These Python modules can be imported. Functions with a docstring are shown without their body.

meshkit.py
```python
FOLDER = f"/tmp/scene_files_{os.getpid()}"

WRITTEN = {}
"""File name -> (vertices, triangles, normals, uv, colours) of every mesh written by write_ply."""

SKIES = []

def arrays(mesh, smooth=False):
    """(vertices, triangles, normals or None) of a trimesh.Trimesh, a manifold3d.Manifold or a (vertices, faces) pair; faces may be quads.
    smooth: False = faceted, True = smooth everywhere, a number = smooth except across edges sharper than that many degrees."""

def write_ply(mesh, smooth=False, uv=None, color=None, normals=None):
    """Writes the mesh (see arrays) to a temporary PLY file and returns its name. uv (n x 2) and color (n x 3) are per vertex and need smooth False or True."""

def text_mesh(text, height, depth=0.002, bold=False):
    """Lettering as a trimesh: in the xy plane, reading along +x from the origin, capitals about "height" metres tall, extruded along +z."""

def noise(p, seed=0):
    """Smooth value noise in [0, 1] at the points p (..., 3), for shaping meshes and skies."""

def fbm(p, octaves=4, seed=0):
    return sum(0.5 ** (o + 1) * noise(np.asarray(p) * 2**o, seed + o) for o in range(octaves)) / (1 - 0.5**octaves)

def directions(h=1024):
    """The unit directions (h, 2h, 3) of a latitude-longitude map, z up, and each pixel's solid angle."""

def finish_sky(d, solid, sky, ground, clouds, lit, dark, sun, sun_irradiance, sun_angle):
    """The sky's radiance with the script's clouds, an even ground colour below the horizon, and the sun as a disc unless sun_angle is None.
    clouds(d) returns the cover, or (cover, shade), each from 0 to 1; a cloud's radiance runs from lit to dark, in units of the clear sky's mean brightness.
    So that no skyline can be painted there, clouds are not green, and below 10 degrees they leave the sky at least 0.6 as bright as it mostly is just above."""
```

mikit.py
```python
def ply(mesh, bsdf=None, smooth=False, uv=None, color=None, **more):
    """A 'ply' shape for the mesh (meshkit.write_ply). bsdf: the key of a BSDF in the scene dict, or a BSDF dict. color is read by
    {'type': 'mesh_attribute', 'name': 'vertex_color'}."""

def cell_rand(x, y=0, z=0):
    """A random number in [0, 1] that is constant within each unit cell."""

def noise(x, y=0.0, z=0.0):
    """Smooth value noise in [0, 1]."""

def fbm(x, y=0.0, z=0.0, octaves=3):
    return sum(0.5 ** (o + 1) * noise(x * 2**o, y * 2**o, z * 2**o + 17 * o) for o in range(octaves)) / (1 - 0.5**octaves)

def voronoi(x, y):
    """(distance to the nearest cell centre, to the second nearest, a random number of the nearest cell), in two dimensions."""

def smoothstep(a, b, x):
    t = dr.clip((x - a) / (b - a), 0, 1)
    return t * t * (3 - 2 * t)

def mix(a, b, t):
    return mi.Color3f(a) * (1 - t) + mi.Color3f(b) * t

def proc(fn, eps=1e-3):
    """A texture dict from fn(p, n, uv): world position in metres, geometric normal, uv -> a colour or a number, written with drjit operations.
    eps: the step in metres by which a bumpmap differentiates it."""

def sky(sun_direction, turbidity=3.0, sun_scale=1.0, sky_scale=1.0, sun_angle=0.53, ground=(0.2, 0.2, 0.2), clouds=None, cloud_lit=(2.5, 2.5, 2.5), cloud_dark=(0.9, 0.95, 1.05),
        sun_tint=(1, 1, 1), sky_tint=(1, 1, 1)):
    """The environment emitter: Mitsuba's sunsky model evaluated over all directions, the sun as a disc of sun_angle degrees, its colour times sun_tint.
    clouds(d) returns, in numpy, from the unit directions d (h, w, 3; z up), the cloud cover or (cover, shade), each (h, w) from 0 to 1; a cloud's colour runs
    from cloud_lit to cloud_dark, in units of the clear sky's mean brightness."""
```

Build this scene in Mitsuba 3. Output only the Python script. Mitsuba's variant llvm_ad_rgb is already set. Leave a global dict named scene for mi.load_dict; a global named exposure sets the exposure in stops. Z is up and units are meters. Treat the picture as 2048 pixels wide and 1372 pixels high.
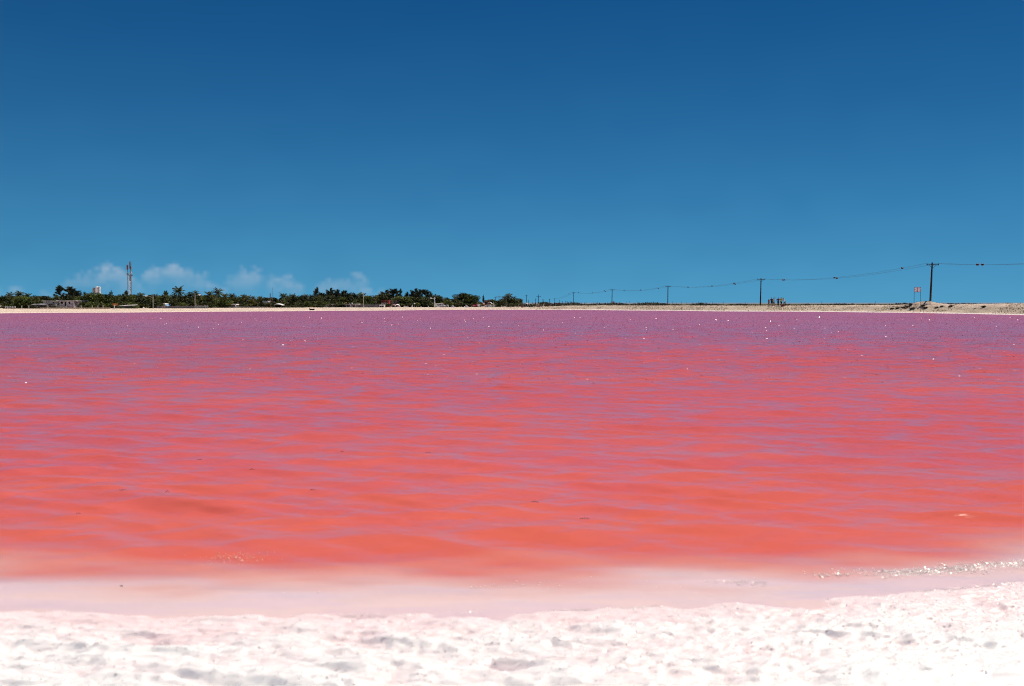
import math, random
import numpy as np, trimesh, mitsuba as mi, drjit as dr
import manifold3d as m3
import mikit, meshkit

# ------------------------------------------------------------------ camera, sky, exposure
F = 2010.0                      # focal length in pixels of a 2048-wide picture
HOR = 607.0                     # row of the eye-level line
EYE = 1.6                       # metres above the brine
PITCH = math.atan((686 - HOR) / F)
CP, SP = math.cos(PITCH), math.sin(PITCH)
T = mi.ScalarTransform4f
FOV = 2 * math.degrees(math.atan(1024 / F))
scene, labels = {}, {}
scene['camera'] = {'type': 'thinlens', 'fov': FOV, 'fov_axis': 'x', 'aperture_radius': 0.0055, 'focus_distance': 26.0,
                   'near_clip': 0.05, 'far_clip': 30000.0,
                   'to_world': T().look_at(origin=[0, 0, EYE], target=[0, CP, EYE - SP], up=[0, 0, 1])}
SAZ, SEL = math.radians(38), math.radians(57)
SUN = np.array([math.sin(SAZ) * math.cos(SEL), math.cos(SAZ) * math.cos(SEL), math.sin(SEL)])

# low fair-weather cumulus on the left horizon: (azimuth offset in px, top row, half width px, strength)
CLOUDS = [(232, 530, 30, .9), (190, 545, 34, .55), (265, 553, 22, .4), (310, 532, 22, .8), (345, 530, 26, .8), (372, 543, 22, .4), (405, 546, 20, .5),
          (432, 560, 22, .5), (480, 541, 30, .6), (515, 538, 26, .65), (545, 547, 24, .55), (575, 543, 20, .6), (590, 556, 18, .5), (655, 560, 22, .45),
          (690, 551, 24, .45), (715, 542, 18, .5), (745, 572, 24, .35), (92, 574, 14, .45), (20, 573, 22, .35), (130, 562, 30, .3)]


def clouds(d):
    az, el = np.arctan2(d[..., 0], d[..., 1]), np.arcsin(np.clip(d[..., 2], -1, 1))
    x, y = 1024 + F * np.tan(np.clip(az, -1.2, 1.2)), el * F
    n = meshkit.fbm(np.stack([az * 75, el * 85, 0 * az], -1), 4, 3)
    n2 = meshkit.fbm(np.stack([az * 22, el * 40, 0 * az + 5], -1), 3, 8)
    cover = np.zeros(az.shape)
    ahead = (d[..., 1] > 0.2)
    n3 = meshkit.fbm(np.stack([az * 140, el * 170, 0 * az + 1], -1), 3, 6)
    for cx, top, w, s in CLOUDS:
        h = HOR - top
        e = np.exp(-((x - cx) / (1.25 * w)) ** 2)
        t = (h * (.55 + .45 * e) + 26 * (n - .5) + 22 * (n3 - .5) - y) / 10          # ragged cauliflower tops
        fade = np.clip(1.15 - (h - y) / 40, .10, 1)
        cover = np.maximum(cover, s * np.clip(t, 0, 1) * np.clip(2.4 * e - .55, 0, 1) * fade * np.clip(-.1 + 3.6 * n3 * n, .1, 1) * ahead)
    # the same low bank goes on, thinner, all round the horizon outside the picture to the left and behind
    rest = np.clip((meshkit.fbm(np.stack([az * 9, el * 25, 0 * az + 2], -1), 4, 5) - .5) * 4, 0, 1) * np.clip((.04 - el) / .02, 0, 1) * np.clip((-az - .6) / .3, 0, 1)
    cover = np.maximum(cover, .6 * rest)
    cover = cover * np.clip(.55 + n2 * .8, 0, 1)
    # thin sea haze lying all round the horizon
    haze = .71 * np.exp(-np.maximum(el, 0) / .124) * (.94 + .12 * n2)
    total = 1 - (1 - haze) * (1 - .42 * cover)
    return total, np.clip(haze * (1 - .75 * cover) ** 1.5 / np.maximum(total, 1e-6), 0, 1)


scene['sky'] = mikit.sky(SUN.tolist(), turbidity=2.0, sky_scale=1.0, sun_scale=1.0, ground=(.3, .2, .18), clouds=clouds,
                         cloud_lit=(7.6, 10., 12.), cloud_dark=(1.9, 7.2, 11.6), sky_tint=(.0, .155, .34), sun_tint=(.95, .99, 1.05))
exposure = 1.66


# ------------------------------------------------------------------ small helpers
def at(px, py, Y):
    """The point at depth Y (metres along the view) that the photograph shows at pixel (px, py) of 2048 x 1372."""
    u, v = (px - 1024) / F, (686 - py) / F
    s = Y / (CP + v * SP)
    return np.array([u * s, Y, EYE + s * (v * CP - SP)])


def gy(py, z=.08):
    """Depth at which ground of height z shows at row py."""
    return (EYE - z) * F / (py - HOR)


def numbered(name):
    taken = lambda k: k in labels or k in scene or any(q.startswith(k + '__') for q in scene)
    if not taken(name):
        return name
    i = 1
    while taken(f'{name}_{i:03d}'):
        i += 1
    return f'{name}_{i:03d}'


def thing(name, label, cat, group=None):
    key = numbered(name)
    labels[key] = {'label': label, 'category': cat}
    if group:
        labels[key]['group'] = group
    return key


def part(parent, name, mesh, bsdf, xf=None, smooth=False, label=None, kind=None):
    """One entry of the scene: a mesh, or the dict of an earlier one, under parent (None = the thing itself, called name)."""
    key = numbered(f'{parent}__{name}') if parent else name
    d = dict(mesh) if isinstance(mesh, dict) else mikit.ply(mesh, bsdf, smooth=smooth)
    d['bsdf'] = {'type': 'ref', 'id': bsdf}
    if xf is not None:
        d['to_world'] = xf
    scene[key] = d
    if label or kind:
        labels.setdefault(key, {})
        if label:
            labels[key]['label'] = label
        if kind:
            labels[key]['kind'] = kind
    return key


def struct(name, mesh, bsdf, smooth=True):
    scene[name] = mikit.ply(mesh, bsdf, smooth=smooth)
    labels[name] = {'kind': 'structure'}


def box(x0, x1, y0, y1, z0, z1):
    m = trimesh.creation.box(extents=[x1 - x0, y1 - y0, z1 - z0])
    m.apply_translation([(x0 + x1) / 2, (y0 + y1) / 2, (z0 + z1) / 2])
    return m


def cyl(p, q, r0, r1=None, n=10):
    p, q = np.asarray(p, float), np.asarray(q, float)
    r1 = r0 if r1 is None else r1
    t = (q - p) / np.linalg.norm(q - p)
    a = np.cross(t, [0, 0, 1] if abs(t[2]) < .9 else [1, 0, 0]); a /= np.linalg.norm(a); b = np.cross(t, a)
    ang = np.arange(n) * 2 * math.pi / n
    ring = np.cos(ang)[:, None] * a + np.sin(ang)[:, None] * b
    v = np.vstack([p + ring * r0, q + ring * r1, [p], [q]])
    i = np.arange(n); j = (i + 1) % n
    f = np.vstack([np.c_[i, j, j + n], np.c_[i, j + n, i + n], np.c_[j, i, i * 0 + 2 * n], np.c_[i + n, j + n, i * 0 + 2 * n + 1]])
    return trimesh.Trimesh(v, f, process=False)


def tube(pts, r, n=6):
    pts = np.asarray(pts, float)
    r = np.broadcast_to(r, (len(pts),))
    t = np.gradient(pts, axis=0); t /= np.linalg.norm(t, axis=1, keepdims=True)
    a = np.cross(t, np.where(np.abs(t[:, 2:]) < .9, [0, 0, 1.], [1., 0, 0])); a /= np.linalg.norm(a, axis=1, keepdims=True)
    b = np.cross(t, a); ang = np.arange(n) * 2 * math.pi / n
    v = (pts[:, None] + r[:, None, None] * (np.cos(ang)[None, :, None] * a[:, None] + np.sin(ang)[None, :, None] * b[:, None])).reshape(-1, 3)
    i, j = np.meshgrid(np.arange(len(pts) - 1), np.arange(n), indexing='ij')
    q = np.stack([i * n + j, i * n + (j + 1) % n, (i + 1) * n + (j + 1) % n, (i + 1) * n + j], -1).reshape(-1, 4)
    m = len(v); v = np.vstack([v, pts[:1], pts[-1:]]); k = np.arange(n); k2 = (k + 1) % n
    f = np.vstack([q[:, [0, 1, 2]], q[:, [0, 2, 3]], np.c_[k2, k, k * 0 + m], np.c_[k + m - n, k2 + m - n, k * 0 + m + 1]])
    return trimesh.Trimesh(v, f, process=False)


def join(*ms):
    return trimesh.util.concatenate([m for x in ms for m in (x if isinstance(x, (list, tuple)) else [x])])


def grid(P):
    """(rows, columns, 3) points -> (vertices, quads as triangles), without the collapsed ones."""
    h, w = P.shape[:2]
    i = np.arange(h * w).reshape(h, w)
    q = np.stack([i[:-1, :-1], i[:-1, 1:], i[1:, 1:], i[1:, :-1]], -1).reshape(-1, 4)
    v = P.reshape(-1, 3)
    f = np.vstack([q[:, [0, 1, 2]], q[:, [0, 2, 3]]])
    return v, f


def move(x=0, y=0, z=0, rz=0, s=1):
    s = [s] * 3 if np.isscalar(s) else list(s)
    return T().translate([float(x), float(y), float(z)]).rotate([0, 0, 1], float(rz)).scale([float(a) for a in s])


# ------------------------------------------------------------------ materials
def mat(key, color, rough=.6, spec=.3, metallic=0.):
    c = color if isinstance(color, dict) else {'type': 'rgb', 'value': list(map(float, color))}
    scene[key] = {'type': 'twosided', 'b': {'type': 'principled', 'base_color': c, 'roughness': rough, 'specular': spec, 'metallic': metallic}}


sm, mixc, N, FB = mikit.smoothstep, mikit.mix, mikit.noise, mikit.fbm


def shore_np(x):
    x = np.clip(x, -7, 7)
    return 5.12 + .085 * x + .034 * x * x


def shore_dr(x):
    x = dr.clip(x, -7, 7)
    return 5.12 + .085 * x + .034 * x * x


def water_color(p, n, uv):
    e = p.y - shore_dr(p.x)
    w = FB(p.x * 1.1, p.y * 2.2, 3.0, 3) - .5
    deep = sm(.38, 1.30, e + w * .75)
    bed = FB(p.x * 1.6 + 3, p.y * 7, 5.0, 4)
    shallow = mixc([.84, .66, .73], [.88, .69, .705], sm(.35, .65, bed))
    shallow = mixc(shallow, [.78, .43, .39], sm(.15, .95, e + w * .5 + (bed - .5) * .35))
    body = mixc([.79, .162, .108], [.71, .132, .138], sm(5.8, 11.5, p.y + 5 * w))
    body = mixc(body, [.65, .126, .195], sm(12., 70., p.y + 14 * w))
    glow = sm(.50, .70, FB(p.x * .22 + 2, p.y * .42, 9.0, 3)) * (1 - sm(10., 45., p.y))
    body = mixc(body, [.82, .165, .105], glow * .3)
    tone = .93 + .14 * FB(p.x * .12, p.y * .16, 7.0, 3)
    return mixc(shallow, body * tone, deep)


def ripple(p, n, uv):
    return FB(p.x * 5 + .6 * p.y, p.y * 13, 0., 3) * .6 + FB(p.x * 23 + 4, p.y * 34, 3., 2) * .12


scene['mat_water'] = {'type': 'bumpmap', 'tex': mikit.proc(ripple, eps=.004), 'scale': .0045, 'bsdf': {'type': 'blendbsdf', 'weight': mikit.proc(lambda p, n, uv: sm(20., 110., p.y)),
                      'a': {'type': 'roughplastic', 'distribution': 'beckmann', 'alpha': .035, 'int_ior': 1.36, 'diffuse_reflectance': mikit.proc(water_color)},
                      'b': {'type': 'roughplastic', 'distribution': 'beckmann', 'alpha': .11, 'int_ior': 1.36, 'diffuse_reflectance': mikit.proc(water_color)}}}


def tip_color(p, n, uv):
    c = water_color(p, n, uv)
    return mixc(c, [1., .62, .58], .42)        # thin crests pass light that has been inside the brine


scene['mat_tips'] = {'type': 'roughplastic', 'distribution': 'beckmann', 'alpha': .055, 'int_ior': 1.36, 'diffuse_reflectance': mikit.proc(tip_color)}


def salt_color(p, n, uv):
    w = FB(p.x * 2.0, p.y * 3.0, 1.0, 3) - .5
    wet = 1 - sm(.02, .145, p.z + w * .12)
    c = mixc([.855, .88, .92], [.875, .735, .785], wet)
    return c * (.95 + .09 * FB(p.x * 40, p.y * 40, p.z * 40, 2))


scene['mat_salt'] = {'type': 'twosided', 'b': {'type': 'principled', 'base_color': mikit.proc(salt_color), 'roughness': .45, 'specular': .5}}
scene['mat_crystal'] = {'type': 'principledthin', 'base_color': {'type': 'rgb', 'value': [.95, .93, .94]}, 'roughness': .13, 'diff_trans': 1.1, 'eta': 1.54}


def land_color(p, n, uv):
    a = FB(p.x * .35, p.y * .2, p.z * 2, 4)
    b = FB(p.x * 1.7, p.y * 1.3, p.z * 9, 3)
    sand = mixc([.60, .50, .41], [.38, .31, .25], sm(.45, .72, .55 * a + .45 * FB(p.x * .05, p.y * .22, 2.0, 3)))
    dry = mixc([.36, .31, .24], [.48, .41, .32], sm(.3, .7, b))
    right = sm(-14., 16., p.x - 0.02 * p.y)
    bank = sm(.22, .34, p.z + (a - .5) * .25) * (1 - sm(.80, .98, p.z + (b - .5) * .2 - .0035 * dr.maximum(p.x - 20, 0))) * right
    c = mixc(sand, dry, bank * .7)
    c = mixc(c, [.10, .11, .05], sm(520., 640., p.y) * .75)
    rim = 1 - sm(.03, .13, p.z + (b - .5) * .06)
    c = mixc(c, mixc([.72, .60, .53], [.80, .74, .72], right), rim)
    return c * (.88 + .24 * b)


mat('mat_land', mikit.proc(land_color), .9, .1)
mat('mat_ground', mikit.proc(lambda p, n, uv: mixc([.5, .44, .36], [.4, .34, .28], FB(p.x * .1, p.y * .1, 0.0, 3))), .9, .1)

# ------------------------------------------------------------------ setting: ground sheet, far land with the dike, brine, salt
EDGE_PX = [(-1400, 650), (-400, 633.5), (10, 626.3), (250, 625), (500, 622.8), (740, 621.2), (860, 619.9), (980, 619.4), (1100, 619.7), (1200, 620.1), (1440, 622.5), (1560, 623.0),
           (1680, 623.9), (1860, 626.2), (2040, 630), (2500, 645), (3400, 690)]
EDGE_U = np.array([(p - 1024) / F for p, _ in EDGE_PX]); EDGE_Y = np.array([EYE * F / (y - HOR) for _, y in EDGE_PX])


def edge(u):
    return np.interp(u, EDGE_U, EDGE_Y)


TOP_PX = [(900, .0), (990, .12), (1060, .5), (1130, .95), (1200, 1.06), (1440, 1.09), (1560, 1.1), (1700, 1.2), (1800, 1.3), (2040, 1.56), (2600, 1.6)]
TOP_U = np.array([(p - 1024) / F for p, _ in TOP_PX]); TOP_Z = np.array([z for _, z in TOP_PX])


def sstep(a, b, x):
    t = np.clip((x - a) / (b - a), 0, 1)
    return t * t * (3 - 2 * t)


def land_z(x, y, detail=True):
    x, y = np.asarray(x, float), np.asarray(y, float)
    u = x / y
    wob = meshkit.fbm(np.stack([x * .12, y * .05, 0 * x], -1), 3, 4) - .5
    s = y - edge(u) + 2.2 * wob * (np.abs(y - edge(u)) < 60)
    top = np.interp(u, TOP_U, TOP_Z)
    beach = np.where(s < 0, s * .08, .10 * sstep(0, 9, s))
    ramp = sstep(4.5, 13.5, s)
    back = 1 - .62 * sstep(34, 60, s)
    z = beach + np.maximum(top - .1, 0) * ramp * back
    mx, my = at(1838, 606, 180)[:2]
    r2 = ((x - mx) / 2.3) ** 2 + ((y - my) / 2.6) ** 2
    z = z + 1.0 * np.exp(-r2) + .22 * np.exp(-(((x - mx - 2.6) / 1.8) ** 2 + ((y - my) / 2) ** 2)) + .2 * np.exp(-(((x - mx + 2.3) / 1.9) ** 2 + ((y - my) / 2) ** 2))
    if detail:
        r = meshkit.fbm(np.stack([x * .9, y * .9, 0 * x + 9], -1), 4, 6) - .5
        z = z + r * (.05 + .26 * ramp * np.clip(top, 0, 1)) * sstep(1, 8, s) * (1 - sstep(16, 24, s) * .75) * (s < 90)
    return z


uu = np.linspace(-.82, .82, 560)
uu = np.sort(np.concatenate([uu, np.linspace(1500 - 1024, 2060 - 1024, 260) / F]))
ss = np.concatenate([np.linspace(-4, 20, 62), np.linspace(21, 64, 24), np.geomspace(70, 9000, 34)])
U, S = np.meshgrid(uu, ss)
YY = edge(U) + S
XX = U * YY
struct('far_shore', grid(np.stack([XX, YY, land_z(XX, YY)], -1)), 'mat_land')
g = np.concatenate([-np.geomspace(12000, 10, 24), np.geomspace(10, 12000, 24)])
GX, GY = np.meshgrid(g, g)
struct('ground', grid(np.stack([GX, GY, 0 * GX - .9], -1)), 'mat_ground')

# brine: a fan of wind chop whose finest ripples live where the eye can tell them apart
rng = np.random.default_rng(11)


def rows():
    y, out = 3.1, []
    while y < 262:
        out.append(y)
        y += .016 + max(0, y - 5) * .0012 + max(0, y - 30) * .0022 + max(0, y - 80) * .006
    return np.array(out)


RY = rows()
cu = np.linspace(-1, 1, 384); cu = np.sign(cu) * (np.abs(cu) * .72 + .28 * np.abs(cu) ** 3)
WY, WU = np.meshgrid(RY, cu, indexing='ij')
WX = WU * (WY * .80 + 3.0)
lim = edge(WX / WY) + 5
WY2 = np.minimum(WY, lim); WX = WX * WY2 / WY; WY = WY2
dyc = np.gradient(RY)[:, None]; dxc = (RY * .80 + 3)[:, None] * 2 * .8 / 384


def waves(X, Y, dy, dx):
    Z = np.zeros(X.shape)
    wx = X + .35 * (meshkit.fbm(np.stack([X * .25, Y * .25, 0 * X], -1), 2, 1) - .5) * 2
    wy = Y + .35 * (meshkit.fbm(np.stack([X * .25, Y * .25, 0 * X + 4], -1), 2, 2) - .5) * 2
    gust = .55 + .9 * meshkit.fbm(np.stack([X * .09, Y * .14, 0 * X + 7], -1), 3, 9)
    n = 64
    lams = np.geomspace(.10, 2.1, n)
    for i, lam in enumerate(lams):
        k = 2 * math.pi / lam
        th = rng.normal(.08, .33 if lam > .35 else .5)
        kx, ky = k * math.sin(th), k * math.cos(th)
        slope = .0295 * (1.0 if lam > .3 else .75) * (1.3 if .3 < lam < .9 else 1) * (1 if lam < .9 else .4)
        keep = np.exp(-(np.abs(ky) * dy / 1.5) ** 2 - (np.abs(kx) * dx / 1.8) ** 2)
        ph = kx * wx + ky * wy + rng.uniform(0, 6.28)
        Z += keep * slope / k * (np.cos(ph) + .12 * np.cos(2 * ph)) * gust
    burst = np.clip(meshkit.fbm(np.stack([X * .9, Y * 1.6, 0 * X + 3], -1), 3, 14) - .56, 0, 1) * 9
    for lam in (.055, .07, .085, .11):
        for _ in range(2):
            k = 2 * math.pi / lam; th = rng.normal(.1, .6); kx, ky = k * math.sin(th), k * math.cos(th)
            keep = np.exp(-(np.abs(ky) * dy / 1.5) ** 2 - (np.abs(kx) * dx / 2.2) ** 2)
            Z += keep * burst * .05 / k * np.cos(kx * wx + ky * wy + rng.uniform(0, 6.28))
    near = .20 + .80 * sstep(.3, 2.6, Y - shore_np(X))
    return Z * near


WZ = waves(WX, WY, dyc, dxc)
wv, wf = grid(np.stack([WX, WY, WZ], -1))
# steep little wavelet tips that stand on the chop and catch the sun
rng = np.random.default_rng(77)
nw = 18000
ty = np.exp(rng.uniform(math.log(20), math.log(120), nw)); tx = rng.uniform(-.62, .62, nw) * ty
ri = np.clip(np.searchsorted(RY, ty), 0, len(RY) - 1)
keepw = ty < edge(tx / ty) - 3
ty, tx, ri = ty[keepw], tx[keepw], ri[keepw]; nw = len(ty)
tz = np.array([np.interp(tx[i], WX[ri[i]], WZ[ri[i]]) for i in range(nw)])
sr = (.004 + .00048 * ty) * rng.uniform(.4, 1.1, nw)
hh = sr * rng.uniform(.3, 1.1, nw)
ang = rng.uniform(0, 6.28, nw)[:, None] + np.array([0, 2.1, 4.2])
tip = np.stack([tx + sr * rng.normal(0, .35, nw), ty + sr * rng.normal(0, .35, nw), tz + hh], -1)[:, None]
rimv = np.stack([tx[:, None] + 1.5 * sr[:, None] * np.cos(ang), ty[:, None] + sr[:, None] * np.sin(ang), (tz - .3 * hh)[:, None] + 0 * ang], -1)
tv = np.concatenate([rimv, tip], 1).reshape(-1, 3)
tf = (np.array([[0, 1, 3], [1, 2, 3], [2, 0, 3]])[None] + 4 * np.arange(nw)[:, None, None]).reshape(-1, 3)
tv3 = tv[tf].reshape(-1, 3)
tf3 = np.arange(len(tv3)).reshape(-1, 3)
struct('lake_water', (wv, wf), 'mat_water')
part('lake_water', 'ripple_tips', (tv3, tf3), 'mat_tips', kind='stuff')

# salt shore in the foreground
sx = np.sort(np.concatenate([np.linspace(-5.2, 5.2, 700), np.linspace(-60, -5.25, 60), np.linspace(5.25, 60, 60)]))
sy = np.sort(np.concatenate([np.linspace(-40, 3.3, 30), np.linspace(3.4, 6.3, 390), np.linspace(6.5, 9, 8)]))
SX, SY = np.meshgrid(sx, sy)


def salt_z(X, Y, fine=True):
    s = shore_np(X) - Y
    z = np.where(s > 0, .07 * (1 - np.exp(-s / .55)) + .045 * np.minimum(s, 4), .15 * s)
    P = np.stack([X, Y, 0 * X], -1)
    q = meshkit.fbm(P * [.8, .3, 1], 3, 31)
    z = z + .040 * np.exp(-((-s - .40 - .7 * (q - .5)) / .10) ** 2) * np.clip(.1 + 1.5 * meshkit.fbm(P * [3.5, 3.9, 1], 4, 33), 0, 1.15)
    rid = 1 - np.abs(2 * meshkit.fbm((P + .25 * X[..., None] * np.array([0, 1, 0])) * [1.3, 3.4, 1], 4, 21) - 1)
    lum = meshkit.fbm(P * [4.2, 6.5, 1], 4, 5) - .5
    amp = np.clip(.5 + s * 1.1, .15, 1)
    z = z + amp * (.058 * (rid - .72) + .052 * lum + .024 * (meshkit.fbm(P * [11, 15, 1], 3, 44) - .5))
    # a few hollows in the crust
    for hx, hy, w, dpt in ((-.05, 4.13, .09, .10), (1.0, 4.25, .13, .07), (1.85, 4.35, .12, .09), (-.4, 4.3, .16, .05), (2.2, 4.12, .14, .08)):
        z = z - .4 * dpt * np.exp(-((X - hx) / w) ** 2 - ((Y - hy) / (w * .6)) ** 2)
    if fine:
        z = z + np.clip(.3 + s * 2, .15, 1) * (.010 * (meshkit.noise(P * 34, 3) - .5) + .0045 * (meshkit.noise(P * 85, 4) - .5))
    return z


struct('salt_shore', grid(np.stack([SX, SY, salt_z(SX, SY)], -1)), 'mat_salt', smooth=True)

# loose salt crystals on the crust
rng = np.random.default_rng(5)
n = 1500
cx, cy = rng.uniform(-3.3, 3.3, n), 3.6 + 2.4 * rng.random(n)
cz = salt_z(cx, cy)
ok = (cz > -.004) & (np.abs(cx) < .62 * cy) & (shore_np(cx) - cy < 1.6)
cx, cy, cz = cx[ok], cy[ok], cz[ok]
n = len(cx)
base = np.array([[1, 1, 1], [-1, 1, 1], [-1, -1, 1], [1, -1, 1], [1, 1, -1], [-1, 1, -1], [-1, -1, -1], [1, -1, -1]], float)
bf = np.array([[0, 1, 2], [0, 2, 3], [0, 4, 5], [0, 5, 1], [1, 5, 6], [1, 6, 2], [2, 6, 7], [2, 7, 3], [3, 7, 4], [3, 4, 0]])
q = rng.normal(size=(n, 4)); q /= np.linalg.norm(q, axis=1, keepdims=True)
w_, x_, y_, z_ = q.T
R = np.stack([1 - 2 * (y_ * y_ + z_ * z_), 2 * (x_ * y_ - z_ * w_), 2 * (x_ * z_ + y_ * w_), 2 * (x_ * y_ + z_ * w_), 1 - 2 * (x_ * x_ + z_ * z_), 2 * (y_ * z_ - x_ * w_),
              2 * (x_ * z_ - y_ * w_), 2 * (y_ * z_ + x_ * w_), 1 - 2 * (x_ * x_ + y_ * y_)], -1).reshape(n, 3, 3)
sz = rng.gamma(3., .0005, n)[:, None, None] + .0007
V = np.einsum('nij,kj->nki', R, base) * sz + np.stack([cx, cy, cz + .001], -1)[:, None]
scene['salt_crystals'] = mikit.ply((V.reshape(-1, 3), (bf[None] + 8 * np.arange(n)[:, None, None]).reshape(-1, 3)), 'mat_crystal')
labels['salt_crystals'] = {'label': 'loose white salt crystals strewn over the crust of the near shore', 'category': 'salt', 'kind': 'stuff'}

# salt flakes afloat along the old water line and lying on the wet rim, thickest to the right: low facets that glitter
rng = np.random.default_rng(19)
fx = rng.uniform(-3.9, 3.9, 16000); fe = .42 + .30 * (meshkit.fbm(np.c_[fx * .8, 0 * fx, 0 * fx], 3, 31) - .5) + rng.normal(0, .05, 16000)
fk = rng.random(16000) < np.clip(2.4 * (meshkit.fbm(np.c_[fx * 1.6, fe * 3, 0 * fx], 3, 36) - .52) + .17 * fx, .004, .7) * (.04 + .96 * (fx > .45))
gx, gy_ = np.r_[rng.uniform(-3.3, 3.3, 30000), rng.normal(-1.72, .10, 160)], np.r_[-1.5 * rng.random(30000) ** 1.6 + .06, rng.normal(1.22, .07, 160)]
px_, py_ = np.r_[fx[fk], gx], np.r_[(shore_np(fx) + fe)[fk], shore_np(gx) + gy_]
pz_ = np.maximum(salt_z(px_, py_), 0) + .0005
n = len(px_)
r = np.where(np.arange(n) < fk.sum(), rng.uniform(.003, .008, n), rng.uniform(.0015, .0045, n)); h = r * rng.uniform(.12, .5, n)
a = rng.uniform(0, 6.28, n)[:, None] + np.array([0, 1.57, 3.14, 4.71])
rim = np.stack([px_[:, None] + r[:, None] * np.cos(a), py_[:, None] + r[:, None] * np.sin(a), pz_[:, None] + 0 * a], -1)
tip = np.stack([px_ + .4 * r * rng.normal(size=n), py_ + .4 * r * rng.normal(size=n), pz_ + h], -1)[:, None]
fv = np.concatenate([rim, tip], 1)[:, np.array([[0, 1, 4], [1, 2, 4], [2, 3, 4], [3, 0, 4]])].reshape(-1, 3)
scene['mat_flake'] = {'type': 'roughplastic', 'distribution': 'beckmann', 'alpha': .06, 'int_ior': 1.5, 'diffuse_reflectance': {'type': 'rgb', 'value': [.97, .88, .87]}}
scene['salt_flakes'] = mikit.ply((fv, np.arange(len(fv)).reshape(-1, 3)), 'mat_flake')
labels['salt_flakes'] = {'label': 'glittering salt flakes along the wet rim and the old waterline', 'category': 'salt', 'kind': 'stuff'}


# ------------------------------------------------------------------ plants (a few shapes of each kind, turned and scaled)
def leaf_tris(c, dirs, L, W, rg):
    """Slim triangles at c along dirs."""
    n = len(c)
    side = np.cross(dirs, rg.normal(size=(n, 3))); side /= np.linalg.norm(side, axis=1, keepdims=True) + 1e-9
    L, W = np.broadcast_to(L, n)[:, None], np.broadcast_to(W, n)[:, None]
    v = np.stack([c - side * W / 2, c + side * W / 2, c + dirs * L], 1).reshape(-1, 3)
    return v, np.arange(3 * n).reshape(-1, 3)


def stack(parts):
    v, f, o = [], [], 0
    for a, b in parts:
        v.append(a); f.append(b + o); o += len(a)
    return trimesh.Trimesh(np.vstack(v), np.vstack(f), process=False)


def unit(v):
    return v / (np.linalg.norm(v, axis=-1, keepdims=True) + 1e-9)


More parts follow.
